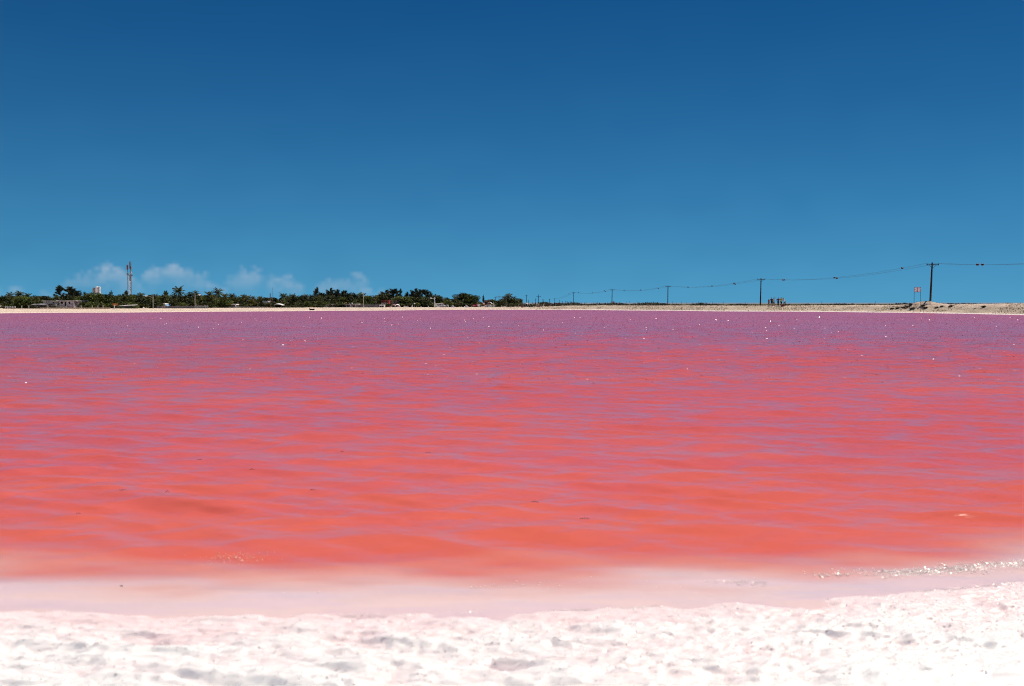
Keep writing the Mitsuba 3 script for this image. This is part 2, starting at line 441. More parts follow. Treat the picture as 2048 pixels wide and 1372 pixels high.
def palm_shape(seed, H=9.0, fronds=22, L=3.1):
    rg = np.random.default_rng(seed)
    lean = rg.normal(0, .5, 2)
    t = np.linspace(0, 1, 9)
    sp = np.c_[lean[0] * t ** 2, lean[1] * t ** 2, (H - .55 * L) * t]
    trunk = tube(sp, .17 - .07 * t + .08 * (t < .05), 7)
    top = sp[-1]
    P = []
    for i in range(fronds):
        az = i * 2.4 + rg.normal(0, .2); el = math.radians(np.interp(i / fronds, [0, .35, 1], [82, 48, -38]) + rg.normal(0, 8))
        l = L * rg.uniform(.82, 1.08) * (.85 if i < 3 else 1)
        h = np.array([math.cos(az), math.sin(az), 0])
        s = np.linspace(0, 1, 9)
        e = el - 1.15 * s ** 1.5 * (1 if el > -.2 else .5)
        step = np.c_[np.cos(e)[:, None] * h[:2], np.sin(e)] * l / 8
        pts = top + np.vstack([[0, 0, 0], np.cumsum(step[:-1], 0)])
        P.append((np.array(tube(pts, .045 * (1 - .75 * s), 3).vertices), np.array(tube(pts, .045 * (1 - .75 * s), 3).faces)))
        m = 17
        ts = np.linspace(.10, 1, m)
        c = np.stack([np.interp(ts, s, pts[:, k]) for k in range(3)], 1)
        d = unit(np.stack([np.interp(ts, s, step[:, k]) for k in range(3)], 1))
        sd = unit(np.cross(d, [0, 0, 1.]) + 1e-6)
        for sg in (-1, 1):
            dd = unit(sd * sg * .8 + d * .75 + np.array([0, 0, -.55]) + rg.normal(0, .1, (m, 3)))
            P.append(leaf_tris(c, dd, l * .30 * np.sin(.35 + 2.5 * ts) + .1, .24, rg))
    return trunk, stack(P)


def pine_shape(seed, H=11.0, wind=.35, spread=.42):
    """Casuarina: a thin stem, rising limbs and drooping needle plumes that leave gaps."""
    rg = np.random.default_rng(seed)
    t = np.linspace(0, 1, 10)
    sp = np.c_[-wind * 2 * t ** 2 + .25 * np.sin(3 * t + seed), .2 * np.sin(2 * t), H * .96 * t]
    wood = [tube(sp, .20 * (1 - .85 * t) + .012, 6)]
    P = []
    for i in range(30):
        f = rg.uniform(.10, .97); b = np.array([np.interp(f, t, sp[:, k]) for k in range(3)])
        az = rg.uniform(0, 6.28); el = math.radians(rg.uniform(28, 68))
        l = H * spread * (1.12 - f) ** .75 * rg.uniform(.5, 1.1) + .5
        d = np.array([math.cos(az) * math.cos(el) - wind * .5, math.sin(az) * math.cos(el), math.sin(el)])
        s = np.linspace(0, 1, 6)[:, None]
        pts = b + d * l * s + np.array([0, 0, .12 * l]) * s ** 2
        wood.append(tube(pts, .05 * (1 - .8 * s[:, 0]) + .008, 4))
        n = int(44 + l * 26)
        q = rg.uniform(.12, 1, n) ** .8
        c = np.stack([np.interp(q, s[:, 0], pts[:, k]) for k in range(3)], 1) + rg.normal(0, .13 + .05 * l * (1 - q)[:, None], (n, 3))
        dd = unit(unit(d)[None] * .9 + rg.normal(0, .45, (n, 3)) + [0, 0, .25])
        P.append(leaf_tris(c, dd, rg.uniform(.5, 1.1, n), .22, rg))
    return join(*wood), stack(P)


def round_shape(seed, H=8.0, W=8.0, n=3600, low=.12, leaf=.55):
    rg = np.random.default_rng(seed)
    wood = [tube([[0, 0, 0], [.1, 0, H * .2], [0, .1, H * .4], [.1, 0, H * .6]], [.28, .22, .17, .10], 7)]
    blobs = []
    for i in range(13):
        az, r = rg.uniform(0, 6.28), W * .5 * rg.uniform(.15, .72)
        z = H * rg.uniform(low + .18, .80)
        br = W * rg.uniform(.13, .22) * (1.05 - .3 * abs(z / H - .5))
        blobs.append((np.array([r * math.cos(az), r * math.sin(az), z]), br))
        wood.append(tube([[.05, .03, H * .28], [r * .5 * math.cos(az), r * .5 * math.sin(az), (z + H * .3) / 2], blobs[-1][0]], [.11, .07, .03], 5))
    blobs.append((np.array([0, 0, H * .80]), W * .2)); blobs.append((np.array([0, 0, H * .5]), W * .3))
    P = []
    tot = sum(b ** 2 for _, b in blobs)
    for c0, b in blobs:
        m = int(n * b * b / tot)
        d = unit(rg.normal(size=(m, 3)))
        c = c0 + d * b * (rg.random((m, 1)) ** .35) * [1, 1, min(1, H / W * 1.05)]
        c[:, 2] = np.clip(c[:, 2], .05 * H, H * .99)
        P.append(leaf_tris(c, unit(d + rg.normal(0, .7, (m, 3)) + [0, 0, .2]), rg.uniform(.5, 1.15, m) * leaf, leaf * .62, rg))
    return join(*wood), stack(P)


def leaf_mat(key, a, b, sc=.5):
    col = mikit.proc(lambda p, n, uv: mixc(a, b, sm(.3, .7, FB(p.x * sc, p.y * sc, p.z * sc, 2))))
    scene[key] = {'type': 'twosided', 'b': {'type': 'principled', 'base_color': col, 'roughness': .6, 'specular': .25}}


leaf_mat('mat_palm', [.040, .060, .016], [.13, .145, .040])
leaf_mat('mat_pine', [.034, .050, .028], [.085, .10, .050])
leaf_mat('mat_dark', [.030, .045, .014], [.10, .118, .030])
leaf_mat('mat_green', [.070, .10, .018], [.17, .21, .045])
leaf_mat('mat_olive', [.085, .085, .022], [.16, .15, .040])
leaf_mat('mat_scrub', [.022, .030, .016], [.060, .062, .030], .2)
mat('mat_bark', [.16, .13, .10], .9, .1)
mat('mat_dry', mikit.proc(lambda p, n, uv: mixc([.24, .185, .11], [.40, .33, .21], FB(p.x, p.y, p.z * 4, 2))), .9, .1)

PROTO = {}


def proto(kind, k, maker):
    if (kind, k) not in PROTO:
        w, c = maker()
        zmax, wid = c.vertices[:, 2].max(), np.percentile(np.abs(c.vertices[:, 0]), 98) * 2
        PROTO[kind, k] = (mikit.ply(w, 'mat_bark'), mikit.ply(c, 'mat_dark'), zmax, wid)
    return PROTO[kind, k]


MAKERS = {'palm': lambda k: palm_shape(100 + k, 9.0 + .4 * k, 26 + k % 4, 3.9 + .25 * (k % 3)),
          'pine': lambda k: pine_shape(200 + k, 11.0, .45 if k % 2 == 0 else .1, .36 + .05 * (k % 3)),
          'tree': lambda k: round_shape(300 + k), 'bush': lambda k: round_shape(400 + k, 3.0, 4.6, 1500, -.1, .42)}
NAME = {'palm': 'palm_tree', 'pine': 'casuarina_tree', 'tree': 'broadleaf_tree', 'bush': 'shrub'}
CAT = {'palm': 'palm tree', 'pine': 'tree', 'tree': 'tree', 'bush': 'shrub'}
NV = {'palm': 6, 'pine': 5, 'tree': 4, 'bush': 5}
LAND = [(12, 'the left edge'), (78, 'the dark shed'), (100, 'the grey building'), (145, 'the pink-white house'), (196, 'the water tank'), (232, 'the orange board'), (261, 'the lattice mast'), (307, 'the bare pole'),
        (331, 'the blue tarp'), (391, 'the street lamp'), (404, 'the pale fence'), (464, 'the white-roofed hut'), (541, 'the thin aerial'), (556, 'the white canopy'), (624, 'the beached boat'), (690, 'the long building'),
        (727, 'the fence pole'), (769, 'the red house'), (791, 'the pink-white tent'), (802, 'the beige house'), (869, 'the van lamp'), (880, 'the white van'), (893, 'the silver car'), (906, 'the lavender tent'),
        (952, 'the red-white truck'), (972, 'the flat shelter'), (1012, 'the palm pole'), (1054, 'the guard booth')]
PLANTS = []      # collected first, so that labels can say what each stands beside


def plant(kind, px, top, d, width=None, m=None, look=''):
    PLANTS.append((kind, px, top, d, width, m, look))


def dbase(px):
    return float(np.interp(px, [-150, 10, 250, 500, 740, 880, 1020], [300, 312, 300, 355, 395, 415, 430]))


rp = np.random.default_rng(42)
# palms: (px, top row, extra depth)
for px, top, dd in [(20, 583, 30), (36, 580.5, 22), (57, 585, 20), (71, 590, 8), (112, 589, 12), (281, 584, 30), (309, 587, 12), (315, 588.5, 30), (328, 588, 12), (348, 587, 10), (360, 570.5, 14), (378, 583, 24),
                    (391, 580, 26), (398, 586, 5), (421, 581, 20), (437, 574.5, 18), (428, 589, 6), (452, 586, 16), (466, 586, 25), (489, 587.5, 20), (498, 589, 30), (507, 591, 22), (522, 591, 16),
                    (566, 584.5, 6), (576, 590, 18), (585, 586, 20), (613, 587, 16), (625, 588, 24), (643, 590, 6), (655, 589.5, 18), (727.5, 583.5, 16), (739, 589.5, 24), (752, 589.5, 8), (764, 586, 26), (747, 596, 2),
                    (712, 598, 6), (876, 587.5, 24), (881, 591, 40), (1017, 585.5, 16), (1008, 591.5, 22), (1028, 592, 22), (1003, 597, 8), (1034, 599, 14), (947, 596, 18), (940, 593, 30), (918, 600, 3), (252, 589, 26)]:
    plant('palm', px, top, dbase(px) + dd)
for px, top, dd, w, look in [(123, 568.5, 40, 26, 'wind-bent'), (137, 571, 45, 32, 'broad'), (150, 575.5, 42, 32, 'broad'), (169, 582, 22, 10, 'slim dark'), (223.5, 579, 60, 10, 'thin'), (252, 579, 70, 12, 'thin'), (245, 586, 50, 14, 'low'),
                             (333, 579.5, 60, 14, 'thin grey'), (633.5, 572, 40, 14, 'slim'), (646, 584, 40, 20, 'low'), (664, 574, 46, 26, 'wind-bent'), (679, 577, 40, 30, 'broad'), (690, 579, 44, 28, 'broad'),
                             (776, 578, 55, 34, 'wind-bent'), (789, 575.5, 40, 34, 'broad dark'), (802.5, 575.5, 50, 10, 'thin'), (814, 582, 44, 12, 'thin'), (834, 575, 40, 28, 'wind-bent'), (842, 577, 36, 30, 'broad'), (852, 577, 44, 24, 'slim'),
                             (862, 583, 40, 12, 'slim'), (967.5, 588, 22, 5, 'slim black')]:
    plant('pine', px, top, dbase(px) + dd, w, 'mat_pine', look)
for px, top, dd, w, m in [(190, 584, 16, 46, 'mat_green'), (211, 587, 24, 40, 'mat_dark'), (160, 592, 14, 26, 'mat_green'), (704, 584, 34, 30, 'mat_dark'), (717, 587, 30, 26, 'mat_dark'), (926, 584, 22, 34, 'mat_dark'), (938, 587, 16, 34, 'mat_green'),
                          (264, 588, 24, 26, 'mat_green'), (283, 592, 14, 34, 'mat_dark'), (505, 597, 8, 22, 'mat_olive'), (46, 591, 10, 40, 'mat_green'), (84, 591, 24, 34, 'mat_dark'), (600, 590, 24, 34, 'mat_dark'), (892, 594, 20, 24, 'mat_green'), (908, 596, 14, 22, 'mat_dark'),
                          (818, 592, 18, 40, 'mat_green'), (846, 592, 12, 40, 'mat_dark'), (1016, 594, 20, 46, 'mat_dark'), (1036, 598, 24, 20, 'mat_dark'), (770, 594, 40, 40, 'mat_dark'), (655, 593, 30, 40, 'mat_dark'), (370, 590, 30, 40, 'mat_dark'), (430, 590, 30, 44, 'mat_dark'),
                          (475, 592, 26, 36, 'mat_dark'), (545, 594, 26, 36, 'mat_dark'), (735, 593, 30, 34, 'mat_dark'), (240, 590, 30, 36, 'mat_dark'), (320, 592, 22, 36, 'mat_green'), (10, 590, 20, 36, 'mat_dark'), (985, 598, 10, 26, 'mat_green')]:
    plant('tree', px, top, dbase(px) + dd, w, m)
for i, px in enumerate([14, 30, 48, 66, 84, 112, 128, 152, 172, 184, 200, 216, 232, 250, 266, 282, 300, 316, 346, 362, 378, 394, 416, 432, 448, 480, 492, 506, 520, 534, 552, 568, 584, 598, 612, 626, 642, 656, 684, 706, 720, 736, 752, 774, 806,
                        818, 830, 846, 858, 866, 884, 898, 916, 928, 942, 956, 990, 1000, 1020, 1032]):
    plant('bush', px + rp.uniform(-3, 3), 602 + rp.uniform(-5, 4.5), dbase(px) + rp.uniform(4, 16), rp.uniform(20, 32), ['mat_dark', 'mat_green', 'mat_dark', 'mat_dark', 'mat_green'][i % 5])
for i, px in enumerate(range(14, 870, 19)):
    plant('tree', px + rp.uniform(-5, 5), float(np.interp(px, [10, 60, 110, 200, 330, 420, 470, 520, 600, 660, 720, 800, 870], [588, 590, 593, 588, 590, 588, 591, 595, 591, 589, 589, 588, 592])) + rp.uniform(-1.5, 3),
          dbase(px) + rp.uniform(18, 36), rp.uniform(26, 38), ['mat_dark', 'mat_dark', 'mat_green'][i % 3])
# low bushes in front of the fences and walls
for px, top, w, dd in [(107, 610.5, 12, -4), (241, 613, 20, -2), (268, 612, 20, -2), (560, 609, 26, -4), (585, 610.5, 26, -4), (604, 611, 20, -4), (640, 610, 20, -4), (660, 611.5, 14, -5)]:
    plant('bush', px, top, dbase(px) + dd, w, 'mat_dark')
# scrub on the right-hand horizon
for px, top, d, w in [(1310, 606.3, 420, 20), (1326, 605.4, 410, 14), (1349, 607.4, 430, 12), (1238, 608.6, 520, 16), (1176, 608.0, 560, 12), (1389, 607.6, 430, 12), (1432, 607.6, 400, 14), (1462, 607.2, 390, 12), (1475, 606.9, 380, 16), (1612, 607.3, 360, 24), (1704, 606.0, 330, 8),
                      (1724, 607.6, 320, 14), (1902, 605.6, 260, 16), (2020, 606.3, 300, 30), (1440, 608, 410, 8), (1660, 608.4, 330, 14), (1117, 609, 480, 14), (1092, 609, 500, 12)]:
    plant('bush', px, top, d, w, 'mat_scrub')


def near_mark(px, skip=()):
    mx, name = min(LAND, key=lambda q: abs(q[0] - px))
    side = 'behind' if abs(mx - px) < 7 else 'right of' if px > mx else 'left of'
    return f'{side} {name}'


ORD = lambda n: f'{n}{"th" if 10 <= n % 100 <= 20 else {1: "st", 2: "nd", 3: "rd"}.get(n % 10, "th")}'
MLOOK = {'mat_dark': 'dark green', 'mat_green': 'mid green', 'mat_olive': 'yellowish olive', 'mat_pine': 'grey-green', 'mat_palm': 'dark', 'mat_scrub': 'dark'}
GROUPS = {'palm': 'coconut palms of the village shore', 'pine': 'casuarina trees of the village shore', 'tree': 'broadleaf trees of the village shore', 'bush': 'shrubs of the village shore'}
order = {}
for kind in NAME:
    for scr in (False, True):
        idx = sorted((p[1], i) for i, p in enumerate(PLANTS) if p[0] == kind and (p[5] == 'mat_scrub') == scr)
        for r, (_, i) in enumerate(idx):
            order[i] = r + 1
for i, (kind, px, top, d, w, m, look) in enumerate(PLANTS):
    k = int(rp.integers(NV[kind]))
    if kind == 'pine' and look == 'wind-bent':
        k = (k // 2) * 2
    wood, crown, zmax, wid = proto(kind, k, lambda: MAKERS[kind](k))
    x = (px - 1024) / F * d
    z0 = float(land_z(x, d, False)) - .05
    H = at(px, top, d)[2] - z0
    sz = H / zmax
    sw = sz if w is None else (w / F * d) / wid
    m = m or 'mat_palm'
    scr = m == 'mat_scrub'
    if kind == 'bush' and not scr:
        lab = f'{MLOOK[m]} shrub under trees {near_mark(px)}, {ORD(order[i])} shrub from the left'
    elif scr:
        lab = f'low dark bush on the horizon behind the dike, {ORD(order[i])} from the left'
    elif kind == 'palm':
        hgt = 'tall' if top < 584 else 'low' if top > 595 else 'medium'
        lab = f'{hgt} coconut palm {near_mark(px)}, {ORD(order[i])} palm from the left'
    elif kind == 'pine':
        lab = f'{look} feathery casuarina {near_mark(px)}, {ORD(order[i])} casuarina from the left'
    else:
        lab = f'{MLOOK[m]} rounded tree {near_mark(px)}, {ORD(order[i])} round tree from the left'
    t = thing(NAME[kind], lab, CAT[kind], 'bushes on the far flat horizon' if scr else GROUPS[kind])
    rz = rp.uniform(0, 360) if look != 'wind-bent' else rp.uniform(-30, 30)
    xf = move(x, d, z0, rz, (sw, sw, sz))
    part(t, 'trunk' if kind != 'bush' else 'stem', wood, 'mat_bark', xf)
    part(t, 'crown' if kind != 'bush' else 'foliage', crown, m, xf)

# unbroken scrub line beyond the dike, and dry growth on its slope: masses nobody could count
rg = np.random.default_rng(8)
n = 16000
px = rg.uniform(1050, 2300, n) - np.abs(rg.normal(0, 40, n)); d = rg.uniform(360, 520, n); x = (px - 1024) / F * d
hmax = np.clip(2.0 * meshkit.fbm(np.stack([px * .035, 0 * px, 0 * px], -1), 3, 3), .2, 1.7) * np.interp(px, [1100, 1420, 1500, 2300], [1, .9, .55, .5])
c = np.stack([x, d, land_z(x, d, False) + hmax * rg.random(n) ** 1.2], -1)
sv, sf = leaf_tris(c, unit(rg.normal(0, .6, (n, 3)) + [0, 0, .5]), .7, .45, rg)
scene['scrub'] = mikit.ply((sv, sf), 'mat_scrub'); labels['scrub'] = {'label': 'low dark scrub that lines the far flat behind the dike', 'category': 'scrub', 'kind': 'stuff'}
n = 6000
u = rg.uniform(-.0, .56, n); s = np.abs(rg.normal(8.5, 3.2, n)); y = edge(u) + s; x = u * y
den = meshkit.fbm(np.stack([x * .25, y * .25, 0 * x], -1), 3, 12)
ok = (den > .47) & (s > 4.5) & (s < 15) & (np.interp(u, TOP_U, TOP_Z) > .5)
x, y = x[ok], y[ok]; n = len(x)
c = np.stack([x, y, land_z(x, y)], -1)
sv, sf = leaf_tris(c, unit(rg.normal(0, .55, (n, 3)) + [0, 0, .8]), rg.uniform(.12, .34, n), .10, rg)
scene['dry_grass'] = mikit.ply((sv, sf), 'mat_dry'); labels['dry_grass'] = {'label': 'dry brown tufts on the water-side slope of the dike', 'category': 'grass', 'kind': 'stuff'}
# dark creeping plants on the mound below the sign
for px, py, w in [(1784, 618.5, 10), (1796, 617, 12), (1808, 616, 16), (1817, 613.5, 16), (1826, 617.5, 10), (1822, 610.5, 9), (1850, 616.5, 9), (1874, 616, 10), (1884, 614, 9), (1903, 613, 12), (1968, 614.5, 12), (1846, 612, 8)]:
    d0 = 140.
    for dd in np.linspace(160, 200, 201):
        q = at(px, py, dd)
        if q[2] <= float(land_z(q[0], dd)):
            d0 = dd; break
    q = at(px, py, d0)
    wood, crown, zmax, wid = proto('bush', int(rp.integers(5)), lambda: MAKERS['bush'](0))
    k = thing('creeping_plant', f'dark creeping plant on the mound slope {"left of" if px < 1836 else "below" if px < 1868 else "right of"} the sign', 'plant', 'dark creeping plants on the mound slope')
    sc = w / F * d0 / wid
    xf = move(q[0], d0, q[2] - .08, rp.uniform(0, 360), (sc, sc, .38 / zmax))
    part(k, 'stem', wood, 'mat_bark', xf); part(k, 'foliage', crown, 'mat_scrub', xf)
left = {}
for k in [k for k in labels if k.startswith('creeping_plant')]:      # each of those labels says which one
    left.setdefault(labels[k]['label'], []).append(k)
for lab, ks in left.items():
    for j, k in enumerate(ks):
        labels[k]['label'] = lab + (f', {ORD(j + 1)} of {len(ks)}' if len(ks) > 1 else '')


# ------------------------------------------------------------------ paints
for key, col, ro in [('mat_white', (.90, .90, .90), .5), ('mat_pinkwhite', (.80, .68, .67), .8), ('mat_greywall', (.34, .34, .32), .85), ('mat_darkwall', (.13, .12, .14), .85), ('mat_slab', (.52, .51, .47), .8), ('mat_hole', (.02, .02, .022), .3),
                     ('mat_orange', (.55, .22, .06), .7), ('mat_steel', (.22, .22, .24), .5), ('mat_concrete', (.42, .40, .36), .85), ('mat_timber', (.045, .032, .026), .85), ('mat_blue', (.16, .36, .62), .6), ('mat_redwall', (.34, .055, .05), .8),
                     ('mat_pinkcloth', (.72, .40, .48), .8), ('mat_beige', (.52, .47, .34), .85), ('mat_red', (.42, .03, .05), .5), ('mat_silver', (.50, .52, .55), .35), ('mat_tyre', (.02, .02, .02), .8), ('mat_lavender', (.42, .42, .60), .7),
                     ('mat_tanwall', (.55, .40, .27), .9), ('mat_greyfence', (.20, .19, .20), .85), ('mat_palefence', (.40, .41, .42), .7), ('mat_ball', (.05, .008, .014), .5), ('mat_wire', (.05, .05, .06), .5), ('mat_brown', (.14, .085, .06), .85),
                     ('mat_purplewall', (.20, .15, .19), .85), ('mat_skin', (.36, .20, .13), .6), ('mat_hair', (.012, .010, .010), .6), ('mat_black', (.016, .015, .018), .8), ('mat_maroon', (.16, .02, .025), .8), ('mat_rose', (.30, .10, .11), .8),
                     ('mat_navy', (.022, .035, .10), .8), ('mat_khaki', (.14, .13, .06), .8), ('mat_lime', (.52, .58, .05), .8), ('mat_whitecloth', (.72, .72, .76), .8), ('mat_charcoal', (.035, .03, .035), .8), ('mat_denim', (.05, .07, .13), .8),
                     ('mat_rust', (.22, .09, .07), .8), ('mat_panel', (.90, .90, .92), .6)]:
    mat(key, col, ro, .3)


def X(px, d):
    return (px - 1024) / F * d


def Zr(py, d):
    return float(at(1024, py, d)[2])


def ground_hit(px, py, d0, d1, n=600):
    for d in np.linspace(d0, d1, n):
        q = at(px, py, d)
        if q[2] <= float(land_z(q[0], d, False)):
            return float(d)
    return float(d1)


def gz(x, y):
    return float(land_z(x, y, False))


def block(t, name, px0, px1, y0, y1, d, dep, m, back=0., **k):
    """A box part between columns px0..px1 and rows y0 (top)..y1, its face at depth d + back."""
    return part(t, name, box(X(px0, d), X(px1, d), d + back, d + back + dep, Zr(y1, d), Zr(y0, d)), m, **k)


# ------------------------------------------------------------------ village on the left shore
def flat_house(name, label, px0, px1, top, base, d, dep, wall, roof, slab=.22, eave=.35, windows=(), doors=(), cat='house'):
    t = thing(name, label, cat)
    x0, x1, z1, z0 = X(px0, d), X(px1, d), Zr(top, d), min(Zr(base, d), gz(X((px0 + px1) / 2, d), d)) - .1
    part(t, 'wall', box(x0, x1, d, d + dep, z0, z1 - slab), wall)
    part(t, 'roof', box(x0 - eave, x1 + eave, d - eave, d + dep + eave, z1 - slab + .003, z1), roof)
    for a, b, ya, yb in windows:
        w = block(t, 'window', a, b, ya, yb, d, .08, 'mat_hole', -.03)
        part(w, 'frame', join(box(X(a, d) - .07, X(a, d), d - .06, d + .02, Zr(yb, d), Zr(ya, d)), box(X(b, d), X(b, d) + .07, d - .06, d + .02, Zr(yb, d), Zr(ya, d)),
                              box(X(a, d) - .07, X(b, d) + .07, d - .06, d + .02, Zr(ya, d), Zr(ya, d) + .07), box(X(a, d) - .07, X(b, d) + .07, d - .10, d + .02, Zr(yb, d) - .08, Zr(yb, d))), roof)
    for a, b, ya in doors:
        block(t, 'door', a, b, ya, base - .3, d, .08, 'mat_hole', -.03)
    return t


flat_house('flat_roofed_building', 'plain grey flat-roofed building left of the pink-white house', 87, 112, 601, 617, 312, 7, 'mat_greywall', 'mat_slab', windows=[(106, 109.5, 604, 607)], cat='building')
t = flat_house('house', 'pink-white bungalow under a wide pale roof slab at the left of the shore', 119, 150, 600.2, 617, 314, 8, 'mat_pinkwhite', 'mat_slab', .32, .6,
               windows=[(122.5, 127, 603.6, 607.5), (138, 141.5, 603.6, 608)], doors=[(130, 133, 603.3)])
part(t, 'wing', box(X(150, 314), X(173, 314), 316, 321, 0, Zr(602.6, 314)), 'mat_pinkwhite')
part(t, 'wing_roof', box(X(150.5, 314), X(174, 314), 315.4, 321.5, Zr(602.6, 314) + .003, Zr(600.8, 314)), 'mat_slab')
part(t, 'terrace_wall', box(X(119, 314), X(146, 314), 309.5, 309.8, 0, Zr(611.5, 312)), 'mat_greywall')
for px in (144, 149.5):
    part(t, 'column', box(X(px, 314), X(px, 314) + .25, 313.2, 313.45, 0, Zr(602.5, 314)), 'mat_pinkwhite')
t = thing('low_shed', 'dark low open shed with grey sagging roof behind the left shore wall', 'shed')
d = 305
part(t, 'roof', trimesh.Trimesh(*grid(np.array([[[X(62 + 32 * i / 8, d), d + j * 2.5, Zr(609.6 + .5 * math.sin(i * 1.3), d) + (.35 if j == 1 else 0) - .03 * k] for i in range(9)] for j, k in ((0, 0), (1, 0), (2, 0), (2, 3), (0, 3))])), process=False), 'mat_steel')
part(t, 'wall', box(X(64, d), X(93, d), d + 4, d + 4.2, 0, Zr(611, d)), 'mat_darkwall')
for px in (63, 70, 78, 86, 93):
    part(t, 'post', cyl([X(px, d), d + .3, -.1], [X(px, d), d + .3, Zr(610.3, d)], .07, n=6), 'mat_bark')


def wall_run(name, label, px0, px1, top, d0, d1, m, th=.35, seg=24):
    t = thing(name, label, 'wall')
    rg = np.random.default_rng(int(px0))
    xs = np.linspace(px0, px1, seg + 1)
    ms = []
    for a, b in zip(xs[:-1], xs[1:]):
        da, db = np.interp([a, b], [px0, px1], [d0, d1])
        za = Zr(top, da) + rg.uniform(-.03, .03)
        ms.append(trimesh.Trimesh(*grid(np.array([[[X(a, da), da, -.3], [X(b, db), db, -.3]], [[X(a, da), da, za], [X(b, db), db, za]], [[X(a, da), da + th, za], [X(b, db), db + th, za]], [[X(a, da), da + th, -.3], [X(b, db), db + th, -.3]]])), process=False))
    part(t, 'masonry', join(ms), m)
    part(t, 'coping', tube([[X(a, np.interp(a, [px0, px1], [d0, d1])), np.interp(a, [px0, px1], [d0, d1]) + th / 2, Zr(top, np.interp(a, [px0, px1], [d0, d1])) + .05] for a in xs], .13, 4), m)


wall_run('shore_wall', 'low dark stone wall along the sand at the far left', 6, 79, 617.3, 292, 290, 'mat_brown')
wall_run('shore_wall', 'low tan wall along the sand below the pink-white house', 80, 219, 616.6, 290, 281, 'mat_tanwall')
t = thing('rail_fence', 'white post and rail fence in front of the dark trees at the left edge', 'fence')
for px in (11, 16, 21, 26, 31.5):
    part(t, 'post', cyl([X(px, 298), 298, -.1], [X(px, 298), 298, Zr(612.3, 298)], .06, n=6), 'mat_panel')
for py in (612.7, 614.6):
    part(t, 'rail', box(X(10.5, 298), X(32, 298), 298.06, 298.1, Zr(py + .5, 298), Zr(py, 298)), 'mat_panel')
LM = ['pale upright concrete post left of the pink-white house', 'pale upright concrete post by the sloping sand gap beside the grey building', 'pale concrete post in front of the dark shrubs, third along the shore wall', 'pale concrete post at the right end of the pink-white house',
      'pale concrete post below the slim dark casuarina', 'pale concrete post below the water tank', 'pale concrete post right of the water tank, before the orange board', 'pale concrete post behind the orange board']
for px, lab in zip((44, 96, 58, 152, 163, 185, 196, 207), LM):
    k = thing('concrete_post', lab, 'post', 'pale posts behind the shore wall')
    part(k, 'shaft', box(X(px, 295) - .10, X(px, 295) + .10, 294.9, 295.1, -.2, Zr(611.5, 295)), 'mat_concrete'); part(k, 'cap', box(X(px, 295) - .13, X(px, 295) + .13, 294.87, 295.13, Zr(611.5, 295) + .002, Zr(611.5, 295) + .06), 'mat_concrete')

t = thing('water_tank', 'white round water tank standing on legs above the trees', 'water tank')
d = 385; xc, r = X(196.8, d), X(1024 + 5.0, d)
z1, z0 = Zr(574.2, d), Zr(586.5, d)
part(t, 'barrel', cyl([xc, d, z0], [xc, d, z1], r, n=32), 'mat_white', smooth=30)
part(t, 'lid', trimesh.Trimesh(*[cyl([xc, d, z1 + .002], [xc, d, z1 + .28], r * 1.03, r * .25, 32).vertices, cyl([xc, d, z1], [xc, d, z1 + .25], r, r * .3, 32).faces], process=False), 'mat_white')
part(t, 'pipe', cyl([xc + r * .55, d - r * .9, 0], [xc + r * .55, d - r * .9, z1 + .4], .09, n=8), 'mat_steel')
part(t, 'side_tank', cyl([xc - r - .55, d, z0], [xc - r - .55, d, z1 - .25], .52, n=20), 'mat_greywall', smooth=30)
part(t, 'platform', box(xc - r - 1.2, xc + r + .2, d - r - .2, d + r + .2, z0 - .25, z0 - .003), 'mat_concrete')
for a, b in ((-1, -1), (1, -1), (-1, 1), (1, 1)):
    part(t, 'leg', box(xc + a * r * .8 - .12, xc + a * r * .8 + .12, d + b * r * .8 - .12, d + b * r * .8 + .12, -.1, z0 - .253), 'mat_concrete')

t = thing('sign_board', 'small orange board on a pale post at the sand, left of the lattice mast', 'sign')
d = gy(619, .1)
part(t, 'post', cyl([X(229, d), d, -.1], [X(229, d), d, Zr(610.5, d)], .10, n=8), 'mat_panel')
block(t, 'panel', 226.2, 236, 606.8, 610.6, d, .08, 'mat_orange', -.16)
part(t, 'brace', cyl([X(229, d), d - .02, Zr(613, d)], [X(234, d), d - .05, Zr(610.2, d)], .05, n=6), 'mat_panel')
t = thing('long_low_roof', 'low shed with pale grey roof below the lattice mast', 'shed')
d = 302
part(t, 'wall', box(X(238, d), X(263, d), d + .4, d + 4, -.1, Zr(611.3, d)), 'mat_darkwall')
v = [[X(236, d), d, Zr(611.6, d)], [X(265, d), d, Zr(610.6, d)], [X(265, d), d + 4.6, Zr(609.2, d)], [X(236, d), d + 4.6, Zr(610.2, d)]]
part(t, 'roof', trimesh.Trimesh(v + [[a, b, c - .12] for a, b, c in v], [[0, 1, 2], [0, 2, 3], [6, 5, 4], [7, 6, 4], [0, 4, 5], [0, 5, 1], [1, 5, 6], [1, 6, 2], [2, 6, 7], [2, 7, 3], [3, 7, 4], [3, 4, 0]], process=False), 'mat_slab')

